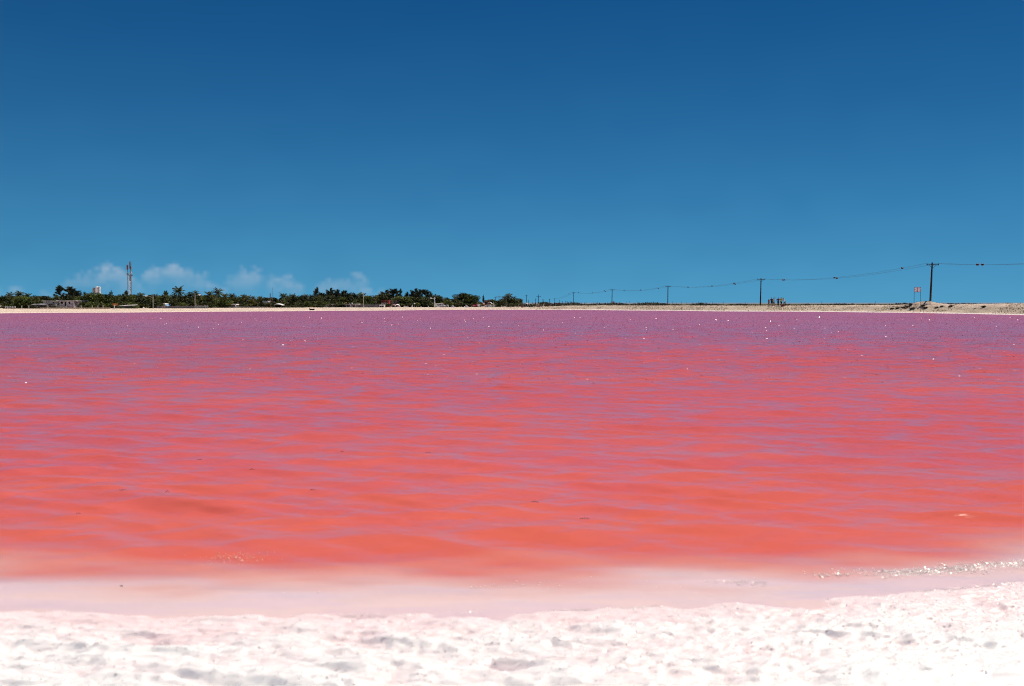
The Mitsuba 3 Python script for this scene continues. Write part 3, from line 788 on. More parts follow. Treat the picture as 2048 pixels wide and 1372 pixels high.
# lattice mast
t = thing('lattice_mast', 'tall steel lattice mast hung with antennas above the trees at left', 'radio mast')
d = 430; xc = X(260.2, d); w = .72
legs = [(-w, 0), (w, 0), (0, 1.0)]
tops = [Zr(529.5, d), Zr(523.5, d), Zr(531, d)]
for (a, b), z in zip(legs, tops):
    part(t, 'leg', cyl([xc + a, d + b, -.2], [xc + a, d + b, z], .15, .12, 8), 'mat_steel')
br = []
zz = np.arange(.5, 15.2, .95)
for k in range(len(zz) - 1):
    for i in range(3):
        (a, b), (a2, b2) = legs[i], legs[(i + 1) % 3]
        br += [cyl([xc + a, d + b, zz[k]], [xc + a2, d + b2, zz[k + 1]], .05, n=4), cyl([xc + a, d + b, zz[k]], [xc + a2, d + b2, zz[k]], .045, n=4)]
part(t, 'bracing', join(br), 'mat_panel', kind='stuff')
for px, y0, y1, dx in [(256.6, 529.5, 540, .32), (258.0, 531, 538.5, .3), (262.0, 523, 538, .34), (263.6, 533, 538.5, .5), (262.4, 549.5, 562, .6), (257, 546.5, 550.5, .6)]:
    part(t, 'antenna', box(X(px, d) - dx / 2, X(px, d) + dx / 2, d - .5, d - .25, Zr(y1, d), Zr(y0, d)), 'mat_rust' if y0 < 534 else 'mat_steel')
part(t, 'spike', cyl([X(262, d), d, Zr(528, d)], [X(262, d), d, Zr(521.5, d)], .10, .03, 6), 'mat_steel')
for px, py, r in [(256.6, 548.5, .32), (264.3, 551.0, .30), (263.2, 545.3, .36)]:
    q = at(px, py, d - .7)
    part(t, 'dish', cyl(q, q + [.05, .3, 0], r, r * .5, 14), 'mat_white' if py < 547 else 'mat_steel')
part(t, 'arm', box(X(258, d), X(266, d), d - .1, d + .0, Zr(551.8, d), Zr(551.1, d)), 'mat_steel')


def pole(px, top, base_d, label, lamp=0, r=.14, m='mat_concrete', arm=0, name='utility_pole', cat='utility pole', lean=0.):
    d = base_d; x = X(px, d); z0 = gz(x, d) - .3; z1 = Zr(top, d)
    t = thing(name, label, cat)
    part(t, 'shaft', cyl([x + lean, d, z0], [x, d, z1], r * 1.15, r * .8, 8), m)
    if lamp:
        part(t, 'lamp_arm', tube([[x, d - .1, z1 - 1.2], [x + lamp * .6, d - .2, z1 - .7], [x + lamp * 1.6, d - .3, z1 - .5]], .05, 5), m)
        part(t, 'lamp', trimesh.creation.icosphere(2, .3).apply_scale([1.4, .8, .6]).apply_translation([x + lamp * 1.9, d - .3, z1 - .48]), 'mat_white')
    if arm:
        part(t, 'crossarm', box(x - arm, x + arm, d - r - .14, d - r, z1 - .62, z1 - .48), m)
        for s in (-1, 1):
            part(t, 'insulator', cyl([x + s * arm * .9, d - r - .07, z1 - .478], [x + s * arm * .9, d - r - .07, z1 - .28], .05, n=6), 'mat_black')
    return t


pole(306.8, 588.5, 300, 'bare pale utility pole standing at the sand right of the lattice mast', lamp=-1)
pole(390.7, 586.5, 318, 'pale street lamp pole at the left end of the pale slat fence', lamp=.8, name='street_lamp', cat='street lamp')
pole(541, 586.5, 352, 'brown utility pole left of the small white canopy', m='mat_brown', r=.17)
pole(546.2, 575, 380, 'thin tall aerial rod above the trees near mid left', m='mat_steel', r=.06, name='aerial', cat='antenna')
pole(727.3, 585.5, 378, 'pale utility pole over the grey board fence', m='mat_beige')
pole(869.6, 594, 400, 'white street lamp behind the white van', lamp=-.8, name='street_lamp', cat='street lamp', m='mat_panel', r=.16)
pole(1012.3, 594.5, 395, 'grey wooden pole in front of the rightmost palm clump', m='mat_bark', r=.16)
pole(1004.6, 592, 470, 'thin pole rising from the left flank of the rightmost palm clump', m='mat_steel', r=.12, arm=1.0)
pole(998, 591.5, 520, 'thin pole with crossarm left of the rightmost palm clump', m='mat_bark', r=.13, arm=1.3)
pole(991.5, 593.5, 640, 'thin distant pole furthest left of the rightmost palm clump', m='mat_timber', r=.16, arm=1.1)
pole(984, 598.5, 640, 'short distant pole between the flat shelter and the palm clump', m='mat_steel', r=.14)
pole(987.5, 604, 405, 'short white stake right of the white car', m='mat_white', r=.1, name='stake', cat='post')
pole(989.6, 608.5, 404, 'shorter white stake beside the first, left of the palm clump', m='mat_white', r=.1, name='stake', cat='post')

t = thing('tarp_canopy', 'blue and white tarp roof on poles between two pale poles', 'canopy')
d = 322
v = np.array([[[X(322.5, d), d, Zr(607.5, d)], [X(330, d), d, Zr(609.3, d)], [X(335, d), d, Zr(613, d)]], [[X(325, d), d + 3, Zr(606.6, d)], [X(333, d), d + 3, Zr(608, d)], [X(338, d), d + 3, Zr(611.5, d)]]])
vv = np.vstack([v, v[::-1] - [0, 0, .07]])
part(t, 'tarp', trimesh.Trimesh(*grid(vv), process=False), 'mat_blue')
part(t, 'white_flap', trimesh.Trimesh(*grid(vv[:, :2] + [-.05, -.1, .08]), process=False), 'mat_white')
part(t, 'gable', box(X(333, d), X(338, d), d + 3.1, d + 3.2, Zr(611, d), Zr(608.4, d)), 'mat_white')
for px, dd, py in ((323.5, .1, 607.7), (334.5, .1, 612.7), (326, 2.9, 606.9), (337, 2.9, 611.3)):
    part(t, 'pole', cyl([X(px, d), d + dd, 0], [X(px, d), d + dd, Zr(py, d)], .05, n=6), 'mat_bark')


def slat_fence(label, px0, px1, top, d, n, m, gap=.3, name='slat_fence'):
    t = thing(name, label, 'fence')
    x0, x1 = X(px0, d), X(px1, d); w = (x1 - x0) / n
    rg = np.random.default_rng(n)
    part(t, 'slats', join([box(x0 + i * w, x0 + (i + 1 - gap) * w, d, d + .03, 0, Zr(top, d) + rg.uniform(-.12, .08)) for i in range(n)]), m, kind='stuff')
    for z in (.45, Zr(top, d) * .75):
        part(t, 'rail', box(x0, x1, d + .033, d + .1, z, z + .09), m)
    for i in range(int((x1 - x0) / 3) + 1):
        part(t, 'post', box(x0 + i * 3, x0 + i * 3 + .12, d + .103, d + .22, -.2, Zr(top, d) + .1), m)


slat_fence('dark grey upright board fence between the bare pole and the street lamp', 314, 390, 611.8, 315, 70, 'mat_greyfence', .12, 'board_fence')
slat_fence('pale upright slat fence right of the left street lamp', 392, 417, 611, 318, 26, 'mat_palefence', .32)
slat_fence('grey board fence around the pole right of the long pale-roofed building', 715, 757, 608.8, 386, 44, 'mat_greyfence', .15, 'board_fence')
slat_fence('low dark fence under the trees in the middle of the village', 432, 530, 613.5, 348, 60, 'mat_greyfence', .3, 'board_fence')

t = thing('hut', 'small hut with white flat roof and brown side wall left of the middle', 'hut')
d = 350
block(t, 'side_wall', 455.5, 462, 607.8, 616, d, 3, 'mat_brown')
block(t, 'wall', 462.1, 472, 610.5, 616.2, d, 3, 'mat_darkwall', .8)
block(t, 'roof', 462.1, 473, 608, 610, d, 4, 'mat_white', -.4)
block(t, 'column', 471, 472.6, 610.05, 616, d, .3, 'mat_white', -.3)
flat_house('house', 'small lilac-grey house half hidden left of the brown utility pole', 526, 535, 601.8, 612, 372, 5, 'mat_lavender', 'mat_white', .25, .2)
t = thing('white_canopy', 'small white canopy roof above shrubs right of the brown pole', 'canopy')
d = 358
p = np.array([[[X(548 + 16 * i / 6, d), d + 2.4 * j, Zr(610.2 - 3.6 * math.sin(math.pi * min(1, (i + .8) / 6.8)) ** .8 * (1 if j == 1 else .55), d)] for i in range(7)] for j in (0, 1, 2)])
part(t, 'roof', trimesh.Trimesh(*grid(np.vstack([p, p[::-1] - [0, 0, .05]])), process=False), 'mat_white')
for px in (549, 563):
    part(t, 'post', cyl([X(px, d), d + .2, 0], [X(px, d), d + .2, Zr(610, d)], .06, n=6), 'mat_steel')

# small dark boat drawn up at the water line
t = thing('rowing_boat', 'small dark boat drawn up at the far waterline below the trees', 'boat')
d = 226; xc = X(624.5, d); L = X(1024 + 5.0, d)
st = np.linspace(-1, 1, 11); prof = []
for s in st:
    hw = .34 * (1 - max(0, s) ** 2.4) * (1 - .25 * max(0, -s)); sh = .26 + .12 * s * s
    prof.append([[xc + L * s, d - hw, gz(xc, d) + sh], [xc + L * s, d - hw * .75, gz(xc, d) + .1], [xc + L * s, d, gz(xc, d)], [xc + L * s, d + hw * .75, gz(xc, d) + .1], [xc + L * s, d + hw, gz(xc, d) + sh]])
part(t, 'hull', trimesh.Trimesh(*grid(np.array(prof)), process=False), 'mat_charcoal', smooth=40)
for s in (-.5, .25):
    part(t, 'thwart', box(xc + L * s - .07, xc + L * s + .07, d - .28, d + .28, gz(xc, d) + .26, gz(xc, d) + .3), 'mat_bark')
part(t, 'transom', box(xc - L - .03, xc - L - .002, d - .26, d + .26, gz(xc, d) + .05, gz(xc, d) + .55), 'mat_charcoal')

t = thing('long_building', 'long low building with pale roof edge and dark open front, left of the middle', 'building')
d = 390
block(t, 'wall', 663, 712, 609.5, 617, d, 5, 'mat_purplewall', 1.2)
block(t, 'roof', 663, 716, 607.6, 609.2, d, 7.5, 'mat_slab', -.6)
for px in (664, 672, 679, 686.5, 693.5, 701, 711):
    block(t, 'column', px, px + .9, 609.25, 616, d, .25, 'mat_pinkwhite' if px > 690 else 'mat_greywall')
for a, b in ((683.5, 687), (699, 704.5), (650.5, 653.5)):
    if a > 660:
        block(t, 'pale_door', a, b, 611, 614.5, d, .1, 'mat_white', 1.05)
block(t, 'roof_tank', 688, 691, 604.2, 607.55, d, 1.2, 'mat_orange', 2)
block(t, 'parapet', 701.5, 703.5, 605.5, 607.55, d, .8, 'mat_white', 2)
block(t, 'annex', 643, 656, 608.5, 617, d, 4, 'mat_darkwall', .5)
block(t, 'annex_window', 651, 653.6, 611, 613.5, d, .1, 'mat_lavender', .4)

t = thing('balcony_house', 'two-storey red house with pale balcony among the trees', 'house')
d = 412
block(t, 'wall', 763, 777, 600.8, 616, d, 6, 'mat_redwall', .9)
block(t, 'roof', 762, 778, 599.9, 600.75, d, 7.4, 'mat_rust', -.3)
block(t, 'balcony', 763, 775.5, 605.8, 608.2, d, .2, 'mat_pinkwhite', -.2)
for px in (763.2, 768, 771, 775):
    block(t, 'column', px, px + .7, 600.8, 605.75, d, .2, 'mat_rust', -.15)
for px in (765, 769.3, 772.6):
    block(t, 'window', px, px + 1.5, 602, 605, d, .1, 'mat_hole', .82)
t = thing('trailer', 'white box trailer parked under the red balcony house', 'trailer')
d = 388
block(t, 'box', 758.3, 769, 609, 614, d, 2.2, 'mat_white')
block(t, 'skirt', 759, 768.4, 611.5, 613.6, d, .05, 'mat_greywall', -.06)
part(t, 'hitch', cyl([X(769, d), d + 1.1, .55], [X(772, d), d + 1.1, .45], .06, n=6), 'mat_steel')
for px in (761.5, 765.5):
    part(t, 'wheel', cyl([X(px, d), d - .12, .36], [X(px, d), d + .1, .36], .33, n=16), 'mat_tyre')
t = thing('beach_tent', 'pink-white domed beach tent with a pink side awning', 'tent')
d = 386
rr = X(1024 + 5.2, d); xc = X(795, d)
th = np.linspace(0, math.pi, 13)
p = np.array([[[xc - rr * math.cos(a), d + s * rr, .15 + (Zr(608, d) - .15) * (math.sin(a) ** .7 if 0 < a < math.pi else 0) * (1 - .35 * s * s)] for a in th] for s in (-.9, 0, .9)])
part(t, 'canopy', trimesh.Trimesh(*grid(p), process=False), 'mat_whitecloth', smooth=50)
part(t, 'front_flap', box(xc - .1 * rr, xc + .75 * rr, d - .92 * rr, d - .9 * rr, .3, Zr(611.6, d)), 'mat_pinkcloth')
part(t, 'awning', trimesh.Trimesh(*grid(np.array([[[X(782.5, d), d - .8, Zr(610.3, d)], [X(786, d), d - .8, Zr(609, d)], [X(791, d), d - .8, Zr(610.5, d)]], [[X(782.5, d), d + .8, Zr(610, d)], [X(786, d), d + .8, Zr(608.7, d)], [X(791, d), d + .8, Zr(610.2, d)]],
                                                   [[X(782.5, d), d - .8, Zr(611, d)], [X(786, d), d - .8, Zr(609.8, d)], [X(791, d), d - .8, Zr(611, d)]]])), process=False), 'mat_pinkcloth')
for px in (783, 790.5):
    part(t, 'pole', cyl([X(px, d), d - .7, 0], [X(px, d), d - .7, Zr(610.4, d)], .05, n=6), 'mat_white')
flat_house('house', 'beige house with one dark window behind the pink-white tent', 783.5, 803, 600.1, 612, 424, 6, 'mat_beige', 'mat_slab', .25, .15, windows=[(798.5, 801, 602.2, 604.3), (787, 789, 602.5, 604.5)])
t = thing('garden_lamp', 'low lamp with white saucer cap right of the beige house', 'lamp')
d = 396
part(t, 'post', cyl([X(829, d), d, 0], [X(829, d), d, Zr(607.5, d)], .07, n=8), 'mat_steel')
part(t, 'cap', cyl([X(829, d), d, Zr(607.7, d)], [X(829, d), d, Zr(606.3, d)], .42, .15, 14), 'mat_white')
for px, w, h, lab in [(842.2, 1.5, 612, 'small white upright block on sand left of the white van'), (857, 2.2, 611.5, 'pale upright block at the left end of the sand before the van'), (808.5, 2.0, 611.2, 'pale upright block just right of the pink-white tent'),
                      (816, 1.6, 612, 'pale upright block midway between tent and garden lamp'), (824.5, 2.4, 609.8, 'pale blue-grey upright block left of the garden lamp'), (833.5, 1.4, 612, 'small yellowish block just right of the garden lamp')]:
    k = thing('marker_block', lab, 'block', 'pale blocks on the sand left of the van')
    d = 398
    part(k, 'body', cyl([X(px, d), d, 0], [X(px, d), d, Zr(h + .7, d)], X(1024 + w / 2, d), X(1024 + w / 2.6, d), 8), 'mat_white' if px not in (824.5, 833.5) else 'mat_panel' if px < 830 else 'mat_beige')
    part(k, 'head', cyl([X(px, d), d, Zr(h + .7, d) + .003], [X(px, d), d, Zr(h, d)], X(1024 + w / 3, d), X(1024 + w / 6, d), 8), 'mat_beige' if px > 845 else 'mat_white')

from shapely.geometry import Polygon


def extr(pts, y0, y1):
    m = trimesh.creation.extrude_polygon(Polygon(pts).buffer(-.012).buffer(.012), y1 - y0, engine='earcut')
    v = np.array(m.vertices); m.vertices = np.c_[v[:, 0], y0 + v[:, 2], v[:, 1]]; m.invert()
    return m


def vehicle(name, label, cat, px0, px1, top, d, prof, wins, wheels, paint, wid=1.9, flip=False, rest=()):
    """prof, wins: outlines in units of length (0..1 along) and height (0..1)."""
    t = thing(name, label, cat)
    x0, L = X(px0, d), X(px1, d) - X(px0, d); z0 = gz(x0, d); H = Zr(top, d) - z0
    P = lambda pts: [(x0 + L * ((1 - a) if flip else a), z0 + H * b) for a, b in pts]
    part(t, 'body', extr(P(prof), d, d + wid), paint, smooth=30)
    for w in wins:
        part(t, 'window', extr(P(w), d - .02, d + wid + .02), 'mat_hole')
    R = H * .165 if H < 2.2 else .36
    for a in wheels:
        k = part(t, 'wheel', cyl([x0 + L * a, d - .03, z0 + R], [x0 + L * a, d + .2, z0 + R], R, n=18), 'mat_tyre')
        part(k, 'rim', cyl([x0 + L * a, d - .05, z0 + R], [x0 + L * a, d - .032, z0 + R], R * .55, n=12), 'mat_silver')
    for nm, pts, m in rest:
        part(t, nm, extr(P(pts), d - .03, d + wid + .03), m)
    return t


vehicle('van', 'white passenger van with dark window band parked on the far sand', 'van', 868, 890.3, 606.6, 402,
        [(0, .16), (0, .55), (.05, .93), (.1, 1), (.70, 1), (.80, .90), (.92, .58), (1, .46), (1, .16)],
        [[(.02, .48), (.045, .82), (.15, .82), (.15, .48)], [(.24, .45), (.24, .76), (.66, .76), (.66, .45)], [(.69, .5), (.69, .78), (.77, .78), (.86, .55), (.84, .5)]], (.18, .80), 'mat_white', 2.0,
        rest=[('bumper', [(.985, .12), (.985, .28), (1.02, .28), (1.02, .12)], 'mat_steel'), ('windscreen', [(.80, .86), (.825, .86), (.925, .58), (.90, .58)], 'mat_hole')])
t = thing('car', 'silver car seen end-on just right of the white van', 'car')
d = 404; x0, x1, zt = X(890.8, d), X(896.3, d), Zr(609, d)
w = x1 - x0
m = extr([(x0, .25), (x0, zt * .58), (x0 + .12 * w, zt * .66), (x0 + .2 * w, zt), (x1 - .2 * w, zt), (x1 - .12 * w, zt * .66), (x1, zt * .58), (x1, .25)], d, d + 3.6)
part(t, 'body', m, 'mat_silver', smooth=30)
part(t, 'rear_window', extr([(x0 + .16 * w, zt * .66), (x0 + .22 * w, zt * .94), (x1 - .22 * w, zt * .94), (x1 - .16 * w, zt * .66)], d - .02, d + .05), 'mat_hole')
part(t, 'bumper', box(x0 + .02, x1 - .02, d - .08, d - .002, .28, .45), 'mat_steel')
for xx in (x0 + .05, x1 - .25):
    part(t, 'wheel', cyl([xx, d + .6, .3], [xx + .2, d + .6, .3], .3, n=16), 'mat_tyre')
for s in (.06, .80):
    part(t, 'tail_light', box(x0 + s * w, x0 + (s + .14) * w, d - .02, d + .05, zt * .46, zt * .56), 'mat_red')


def dome_tent(px, w, top, d, m, label):
    t = thing('dome_tent', label, 'tent'); xc, r, h = X(px, d), X(1024 + w / 2, d), Zr(top, d) - .05
    g = np.array([[[xc + r * math.cos(a) * math.cos(b), d + r * math.sin(a) * math.cos(b), .05 + h * math.sin(b) ** .85] for a in np.linspace(0, 2 * math.pi, 19)] for b in np.linspace(0, math.pi / 2, 8)])
    part(t, 'shell', trimesh.Trimesh(*grid(g), process=False), m, smooth=50)
    for a in (.8, 2.35):
        part(t, 'hoop', tube([[xc + 1.02 * r * math.cos(a) * math.cos(b), d + 1.02 * r * math.sin(a) * math.cos(b), .05 + 1.02 * h * max(0, math.sin(b)) ** .85] for b in np.linspace(0, math.pi, 13)], .03, 4), 'mat_white')
    part(t, 'door', extr([(xc - .3 * r, .1), (xc, h * .62), (xc + .3 * r, .1)], d - r * .97, d - r * .93), 'mat_white')


dome_tent(905.5, 6.5, 611.2, 404, 'mat_lavender', 'lavender and white dome tent right of the silver car')
dome_tent(932.5, 5, 610, 406, 'mat_lavender', 'bluish dome tent below the big round tree')
dome_tent(935.4, 3, 612.4, 402, 'mat_white', 'small white dome tent beside the bluish one')
vehicle('pickup_truck', 'red truck with pale stripe and white rear box under the trees', 'truck', 945, 960, 608.6, 408, [(0, .3), (0, .72), (.08, .78), (.16, 1), (.62, 1), (.63, .3)], [[(.1, .76), (.17, .94), (.28, .94), (.28, .76)], [(.32, .76), (.32, .94), (.5, .94), (.5, .76)]],
        (.16, .8), 'mat_red', 2.0, rest=[('stripe', [(.02, .5), (.02, .66), (.4, .6), (.4, .5)], 'mat_pinkcloth'), ('cargo_box', [(.66, .32), (.66, 1), (1, 1), (1, .32)], 'mat_white'), ('chassis', [(.05, .2), (.05, .29), (.98, .29), (.98, .2)], 'mat_black')])
t = thing('flat_shelter', 'dark flat-roofed shelter on posts beside the slim black tree', 'shelter')
d = 425
block(t, 'roof', 968, 978.6, 600.3, 603.4, d, 5, 'mat_brown')
for px in (969, 973, 977.6):
    block(t, 'post', px, px + .6, 603.45, 616, d, .2, 'mat_timber', .2)
block(t, 'back_wall', 968.6, 976, 603.5, 616, d, .2, 'mat_black', 4)
t = thing('hoarding', 'small orange and white board left of the white awning', 'sign')
d = 410
block(t, 'panel', 965, 970.2, 605.3, 609.6, d, .1, 'mat_orange'); block(t, 'stripe', 965.3, 970, 606.6, 607.6, d, .05, 'mat_white', -.06)
for px in (965.6, 969.2):
    block(t, 'leg', px, px + .5, 609.65, 615, d, .1, 'mat_bark')
t = thing('awning', 'white sloping awning with brown underside right of the flat shelter', 'awning')
d = 412
v = np.array([[[X(974, d), d, Zr(606.5, d)], [X(980, d), d, Zr(604.6, d)], [X(984.3, d), d, Zr(607.4, d)]], [[X(975, d), d + 3, Zr(606, d)], [X(981, d), d + 3, Zr(603.8, d)], [X(984.3, d), d + 3, Zr(606.6, d)]]])
part(t, 'cloth', trimesh.Trimesh(*grid(np.vstack([v, v[::-1] - [0, 0, .06]])), process=False), 'mat_white')
block(t, 'valance', 975, 980, 606.2, 608, d, .05, 'mat_rust', .3)
for px in (974.6, 983.8):
    part(t, 'pole', cyl([X(px, d), d + .2, 0], [X(px, d), d + .2, Zr(607.2, d)], .05, n=6), 'mat_steel')
vehicle('car', 'white low car parked under the white awning', 'car', 968.5, 984.8, 609, 408, [(0, .22), (0, .55), (.14, .62), (.3, 1), (.7, 1), (.86, .66), (1, .58), (1, .22)], [[(.22, .62), (.32, .92), (.49, .92), (.49, .62)], [(.52, .62), (.52, .92), (.67, .92), (.78, .62)]], (.18, .82), 'mat_white', 1.8,
        rest=[('bumper', [(-.02, .2), (-.02, .35), (.02, .35), (.02, .2)], 'mat_steel')])

# ------------------------------------------------------------------ middle: guard booth and odds and ends on the causeway
t = thing('guard_booth', 'small white guard booth with domed roof at the start of the causeway', 'booth')
d = ground_hit(1053, 613.6, 262, 420); zb = Zr(613.8, d)
hw = X(1024 + 3.0, d); xc = X(1053, d)
part(t, 'wall', box(xc - hw, xc + hw, d, d + 2 * hw, zb - .2, Zr(607, d)), 'mat_white')
g = np.array([[[xc + 1.22 * hw * math.cos(a) * math.cos(b), d + hw + 1.22 * hw * math.sin(a) * math.cos(b), Zr(607, d) + .003 + .22 * math.sin(b)] for a in np.linspace(0, 2 * math.pi, 21)] for b in np.linspace(0, math.pi / 2, 6)])
part(t, 'roof', trimesh.Trimesh(*grid(g), process=False), 'mat_white', smooth=50)
for a in (1051.3, 1053.4):
    k = block(t, 'window', a, a + 1.4, 607.6, 610.2, d, .05, 'mat_hole', -.02)
    block(k, 'sill', a - .15, a + 1.55, 610.25, 610.6, d, .1, 'mat_white', -.08)
part(t, 'side_window', box(xc - hw - .02, xc - hw + .03, d + .3 * hw, d + 1.5 * hw, Zr(610.2, d), Zr(607.6, d)), 'mat_hole')
for px, top, bot, w, m, nm, lab in [(1075, 606.8, 611.5, 3.6, 'mat_beige', 'concrete_hut', 'tiny beige hut right of the guard booth'), (1095, 608.6, 612, 5.2, 'mat_maroon', 'crate_stack', 'low dark red crate stack on the causeway right of the guard booth'),
                                    (1087, 608, 612.6, 1.2, 'mat_white', 'stake', 'short white stake between the beige hut and red crates'), (1100, 609, 612.4, .8, 'mat_panel', 'stake', 'pale stake just right of the red crates'), (1062, 608.4, 613, .8, 'mat_timber', 'stake', 'dark stake just right of the guard booth'),
                                    (1066.5, 609.6, 613, .9, 'mat_charcoal', 'stake', 'second dark stake right of the guard booth'), (1079, 610, 612.8, 2.2, 'mat_rose', 'crate_stack', 'small rosy crate beside the tiny beige hut'), (1045, 610, 613.5, 4, 'mat_rose', 'crate_stack', 'low rosy crates left of the guard booth'),
                                    (1037, 608.2, 613, .9, 'mat_beige', 'stake', 'pale stake at the right end of the rightmost palm clump'), (1116.4, 605.6, 611, 2.2, 'mat_maroon', 'notice_board', 'small dark red notice board above the scrub right of the crates')]:
    d = 300.; x = X(px, d); zb = gz(x, d)
    k = thing(nm, lab, {'stake': 'post', 'crate_stack': 'crates', 'concrete_hut': 'hut', 'notice_board': 'sign'}[nm])
    hw = X(1024 + w / 2, d)
    if nm == 'stake':
        part(k, 'shaft', cyl([x, d, zb - .1], [x, d, Zr(top, d)], hw, hw * .8, 6), m); part(k, 'tip', cyl([x, d, Zr(top, d)], [x, d, Zr(top, d) + .08], hw * .8, .01, 6), m)
    elif nm == 'notice_board':
        part(k, 'panel', box(x - hw, x + hw, d, d + .06, Zr(608.6, d), Zr(top, d)), m)
        for s in (-1, 1):
            part(k, 'leg', box(x + s * hw * .8 - .04, x + s * hw * .8 + .04, d + .063, d + .12, zb - .1, Zr(606, d)), 'mat_timber')
    else:
        zt = Zr(top, d)
        if nm == 'concrete_hut':
            part(k, 'wall', box(x - hw, x + hw, d, d + 1, zb - .1, zt - .1), m); part(k, 'roof', box(x - hw * 1.15, x + hw * 1.15, d - .1, d + 1.1, zt - .097, zt), 'mat_slab'); part(k, 'door', box(x - hw * .3, x + hw * .3, d - .02, d + .02, zb, zt - .25), 'mat_rust')
        else:
            for i in range(3):
                part(k, 'crate', box(x - hw + i * hw * .68, x - hw + (i + .95) * hw * .68, d + .1 * i, d + .5 + .1 * i, zb - .05, zb + (zt - zb) * (1, .75, .9)[i]), m)

# ------------------------------------------------------------------ power line on the dike
TALL = [(1862.5, 525, 182., 1859.5, .155), (1521.2, 556.5, 280., 1520.2, .15), (1335.5, 571, 385., 1335.2, .15), (1224.2, 578, 480., 1223.4, .15), (1147.3, 584, 600., 1146.5, .16), (1109.6, 596.6, 1100., 1109.5, .22)]
TXT = ['tallest dark wooden power pole with crossarm at right beside the mound', 'second tallest power pole, left of the group of people', 'third tallest power pole on the dike, middle right', 'fourth tallest power pole beside the small two-legged sign',
       'slim power pole nearest the causeway bend, fifth in the receding row', 'small distant power pole, sixth in the receding row']
tops = []
for (px, top, d, pb, r), lab in zip(TALL, TXT):
    t = thing('power_pole', lab, 'power pole', 'power poles along the dike')
    x, xb, z1 = X(px, d), X(pb, d), Zr(top, d)
    part(t, 'shaft', cyl([xb, d, gz(xb, d) - .6], [x, d, z1], r * 1.25, r * .85, 10), 'mat_timber', smooth=40)
    za = z1 - .42
    k = part(t, 'crossarm', box(x - 1.1, x + 1.1, d - r - .13, d - r * .9, za - .07, za + .07), 'mat_timber')
    ends = []
    for s in (-1, 1):
        part(t, 'insulator', cyl([x + s * 1.02, d - r - .06, za + .072], [x + s * 1.02, d - r - .06, za + .28], .05, .035, 8), 'mat_black')
        ends.append(np.array([x + s * 1.02, d - r - .06, za + .28]))
    for s in (-1, 1):
        part(t, 'brace', cyl([x + s * .6, d - r - .03, za - .07], [x, d - r - .02, za - .65], .025, n=5), 'mat_timber')
    tops.append(ends)
tops.insert(0, [np.array([tops[0][s][0] + 3.0, 92., tops[0][s][2] + .1]) for s in (0, 1)])
SAG = [1.5, 1.35, 1.25, 1.2, 1.2, 1.2]
WIRES = []
SPN = ['running out of frame to the right of the tallest pole', 'between the tallest and second power poles', 'between the second and third power poles', 'between the third and fourth power poles', 'between the fourth and fifth power poles', 'between the fifth and sixth power poles']
for i in range(len(tops) - 1):
    for s in (0, 1):
        a, b = tops[i][s], tops[i + 1][s]
        tt = np.linspace(0, 1, 25)[:, None]
        pts = a + (b - a) * tt - np.array([0, 0, 1.]) * 4 * SAG[i] * tt * (1 - tt)
        lab = f'thin {"left" if s == 0 else "right"}-hand wire {SPN[i]}'
        key = thing('power_line', lab, 'wire', 'wires of the power line')
        part(None, key, tube(pts, .010 + .00003 * float(np.mean(pts[:, 1])), 4), 'mat_wire')
        WIRES.append((i, s, pts))


def on_wire(px, s):
    best = None
    for i, w, pts in WIRES:
        if w != s:
            continue
        p = 1024 + F * pts[:, 0] / pts[:, 1]
        if min(p) <= px <= max(p):
            o = np.argsort(p)
            best = np.array([np.interp(px, p[o], pts[o, k]) for k in range(3)])
    return best


BALLS = [(1953, 0), (1963, 1), (1802.7, 0), (1667.9, 0), (1672.7, 1), (1565.2, 0), (1567.6, 1), (1467, 0), (1469.7, 1), (1423.5, 0), (1375.5, 0), (1316.2, 1), (1281, 0), (1248, 1), (1208.6, 0), (1210.6, 1), (1185, 0), (1157, 1), (1138, 0)]
for j, (px, s) in enumerate(sorted(BALLS)):
    q = on_wire(px, s)
    if q is None:
        continue
    wh = 'right of the tallest power pole' if px > 1870 else 'between the first and second poles' if px > 1521 else 'between the second and third poles' if px > 1336 else 'between the third and fourth poles' if px > 1224 else 'left of the fourth pole'
    k = thing('marker_ball', f'dark red ball on wire {wh}, {ORD(j + 1)} ball from left', 'marker ball', 'marker balls on the power line')
    rad = .19 + .00012 * q[1]
    m = trimesh.creation.icosphere(2, rad); m.apply_scale([1.12, 1.12, .9]); m.apply_translation(q)
    part(k, 'shell', m, 'mat_ball', smooth=True)
    part(k, 'clamp', cyl(q + [0, -rad * 1.3, 0], q + [0, rad * 1.3, 0], .04, n=6), 'mat_steel')
FAR = [(1098.7, 597.6, 1000), (1086, 598.5, 950), (1071.4, 597, 980), (1053, 589.6, 720), (1065, 603.8, 2200), (1057.5, 600, 1500), (1131, 602, 1500), (1118.5, 600, 1250), (1124.3, 602, 1450), (1134.2, 602.5, 1400)]
for j, (px, top, d) in enumerate(sorted(FAR)):
    pole(px, top, d, f'small distant power pole beyond the causeway bend, {ORD(j + 1)} from the left of its row', r=.0003 * d if d < 1200 else .00022 * d, m='mat_timber', arm=1.1, name='power_pole')
    labels[[k for k in labels if k.startswith('power_pole') and '__' not in k][-1]]['group'] = 'distant power poles beyond the causeway'
t = thing('power_pole', 'distant pole with a low-set crossarm just right of the guard booth', 'power pole')
d = 700; x = X(1077.2, d)
part(t, 'shaft', cyl([X(1076, d), d, gz(x, d) - .3], [x, d, Zr(588.8, d)], .24, .16, 8), 'mat_timber')
part(t, 'crossarm', box(x - 1.5, x + 1.5, d - .3, d - .17, Zr(593.8, d), Zr(593.1, d)), 'mat_timber')
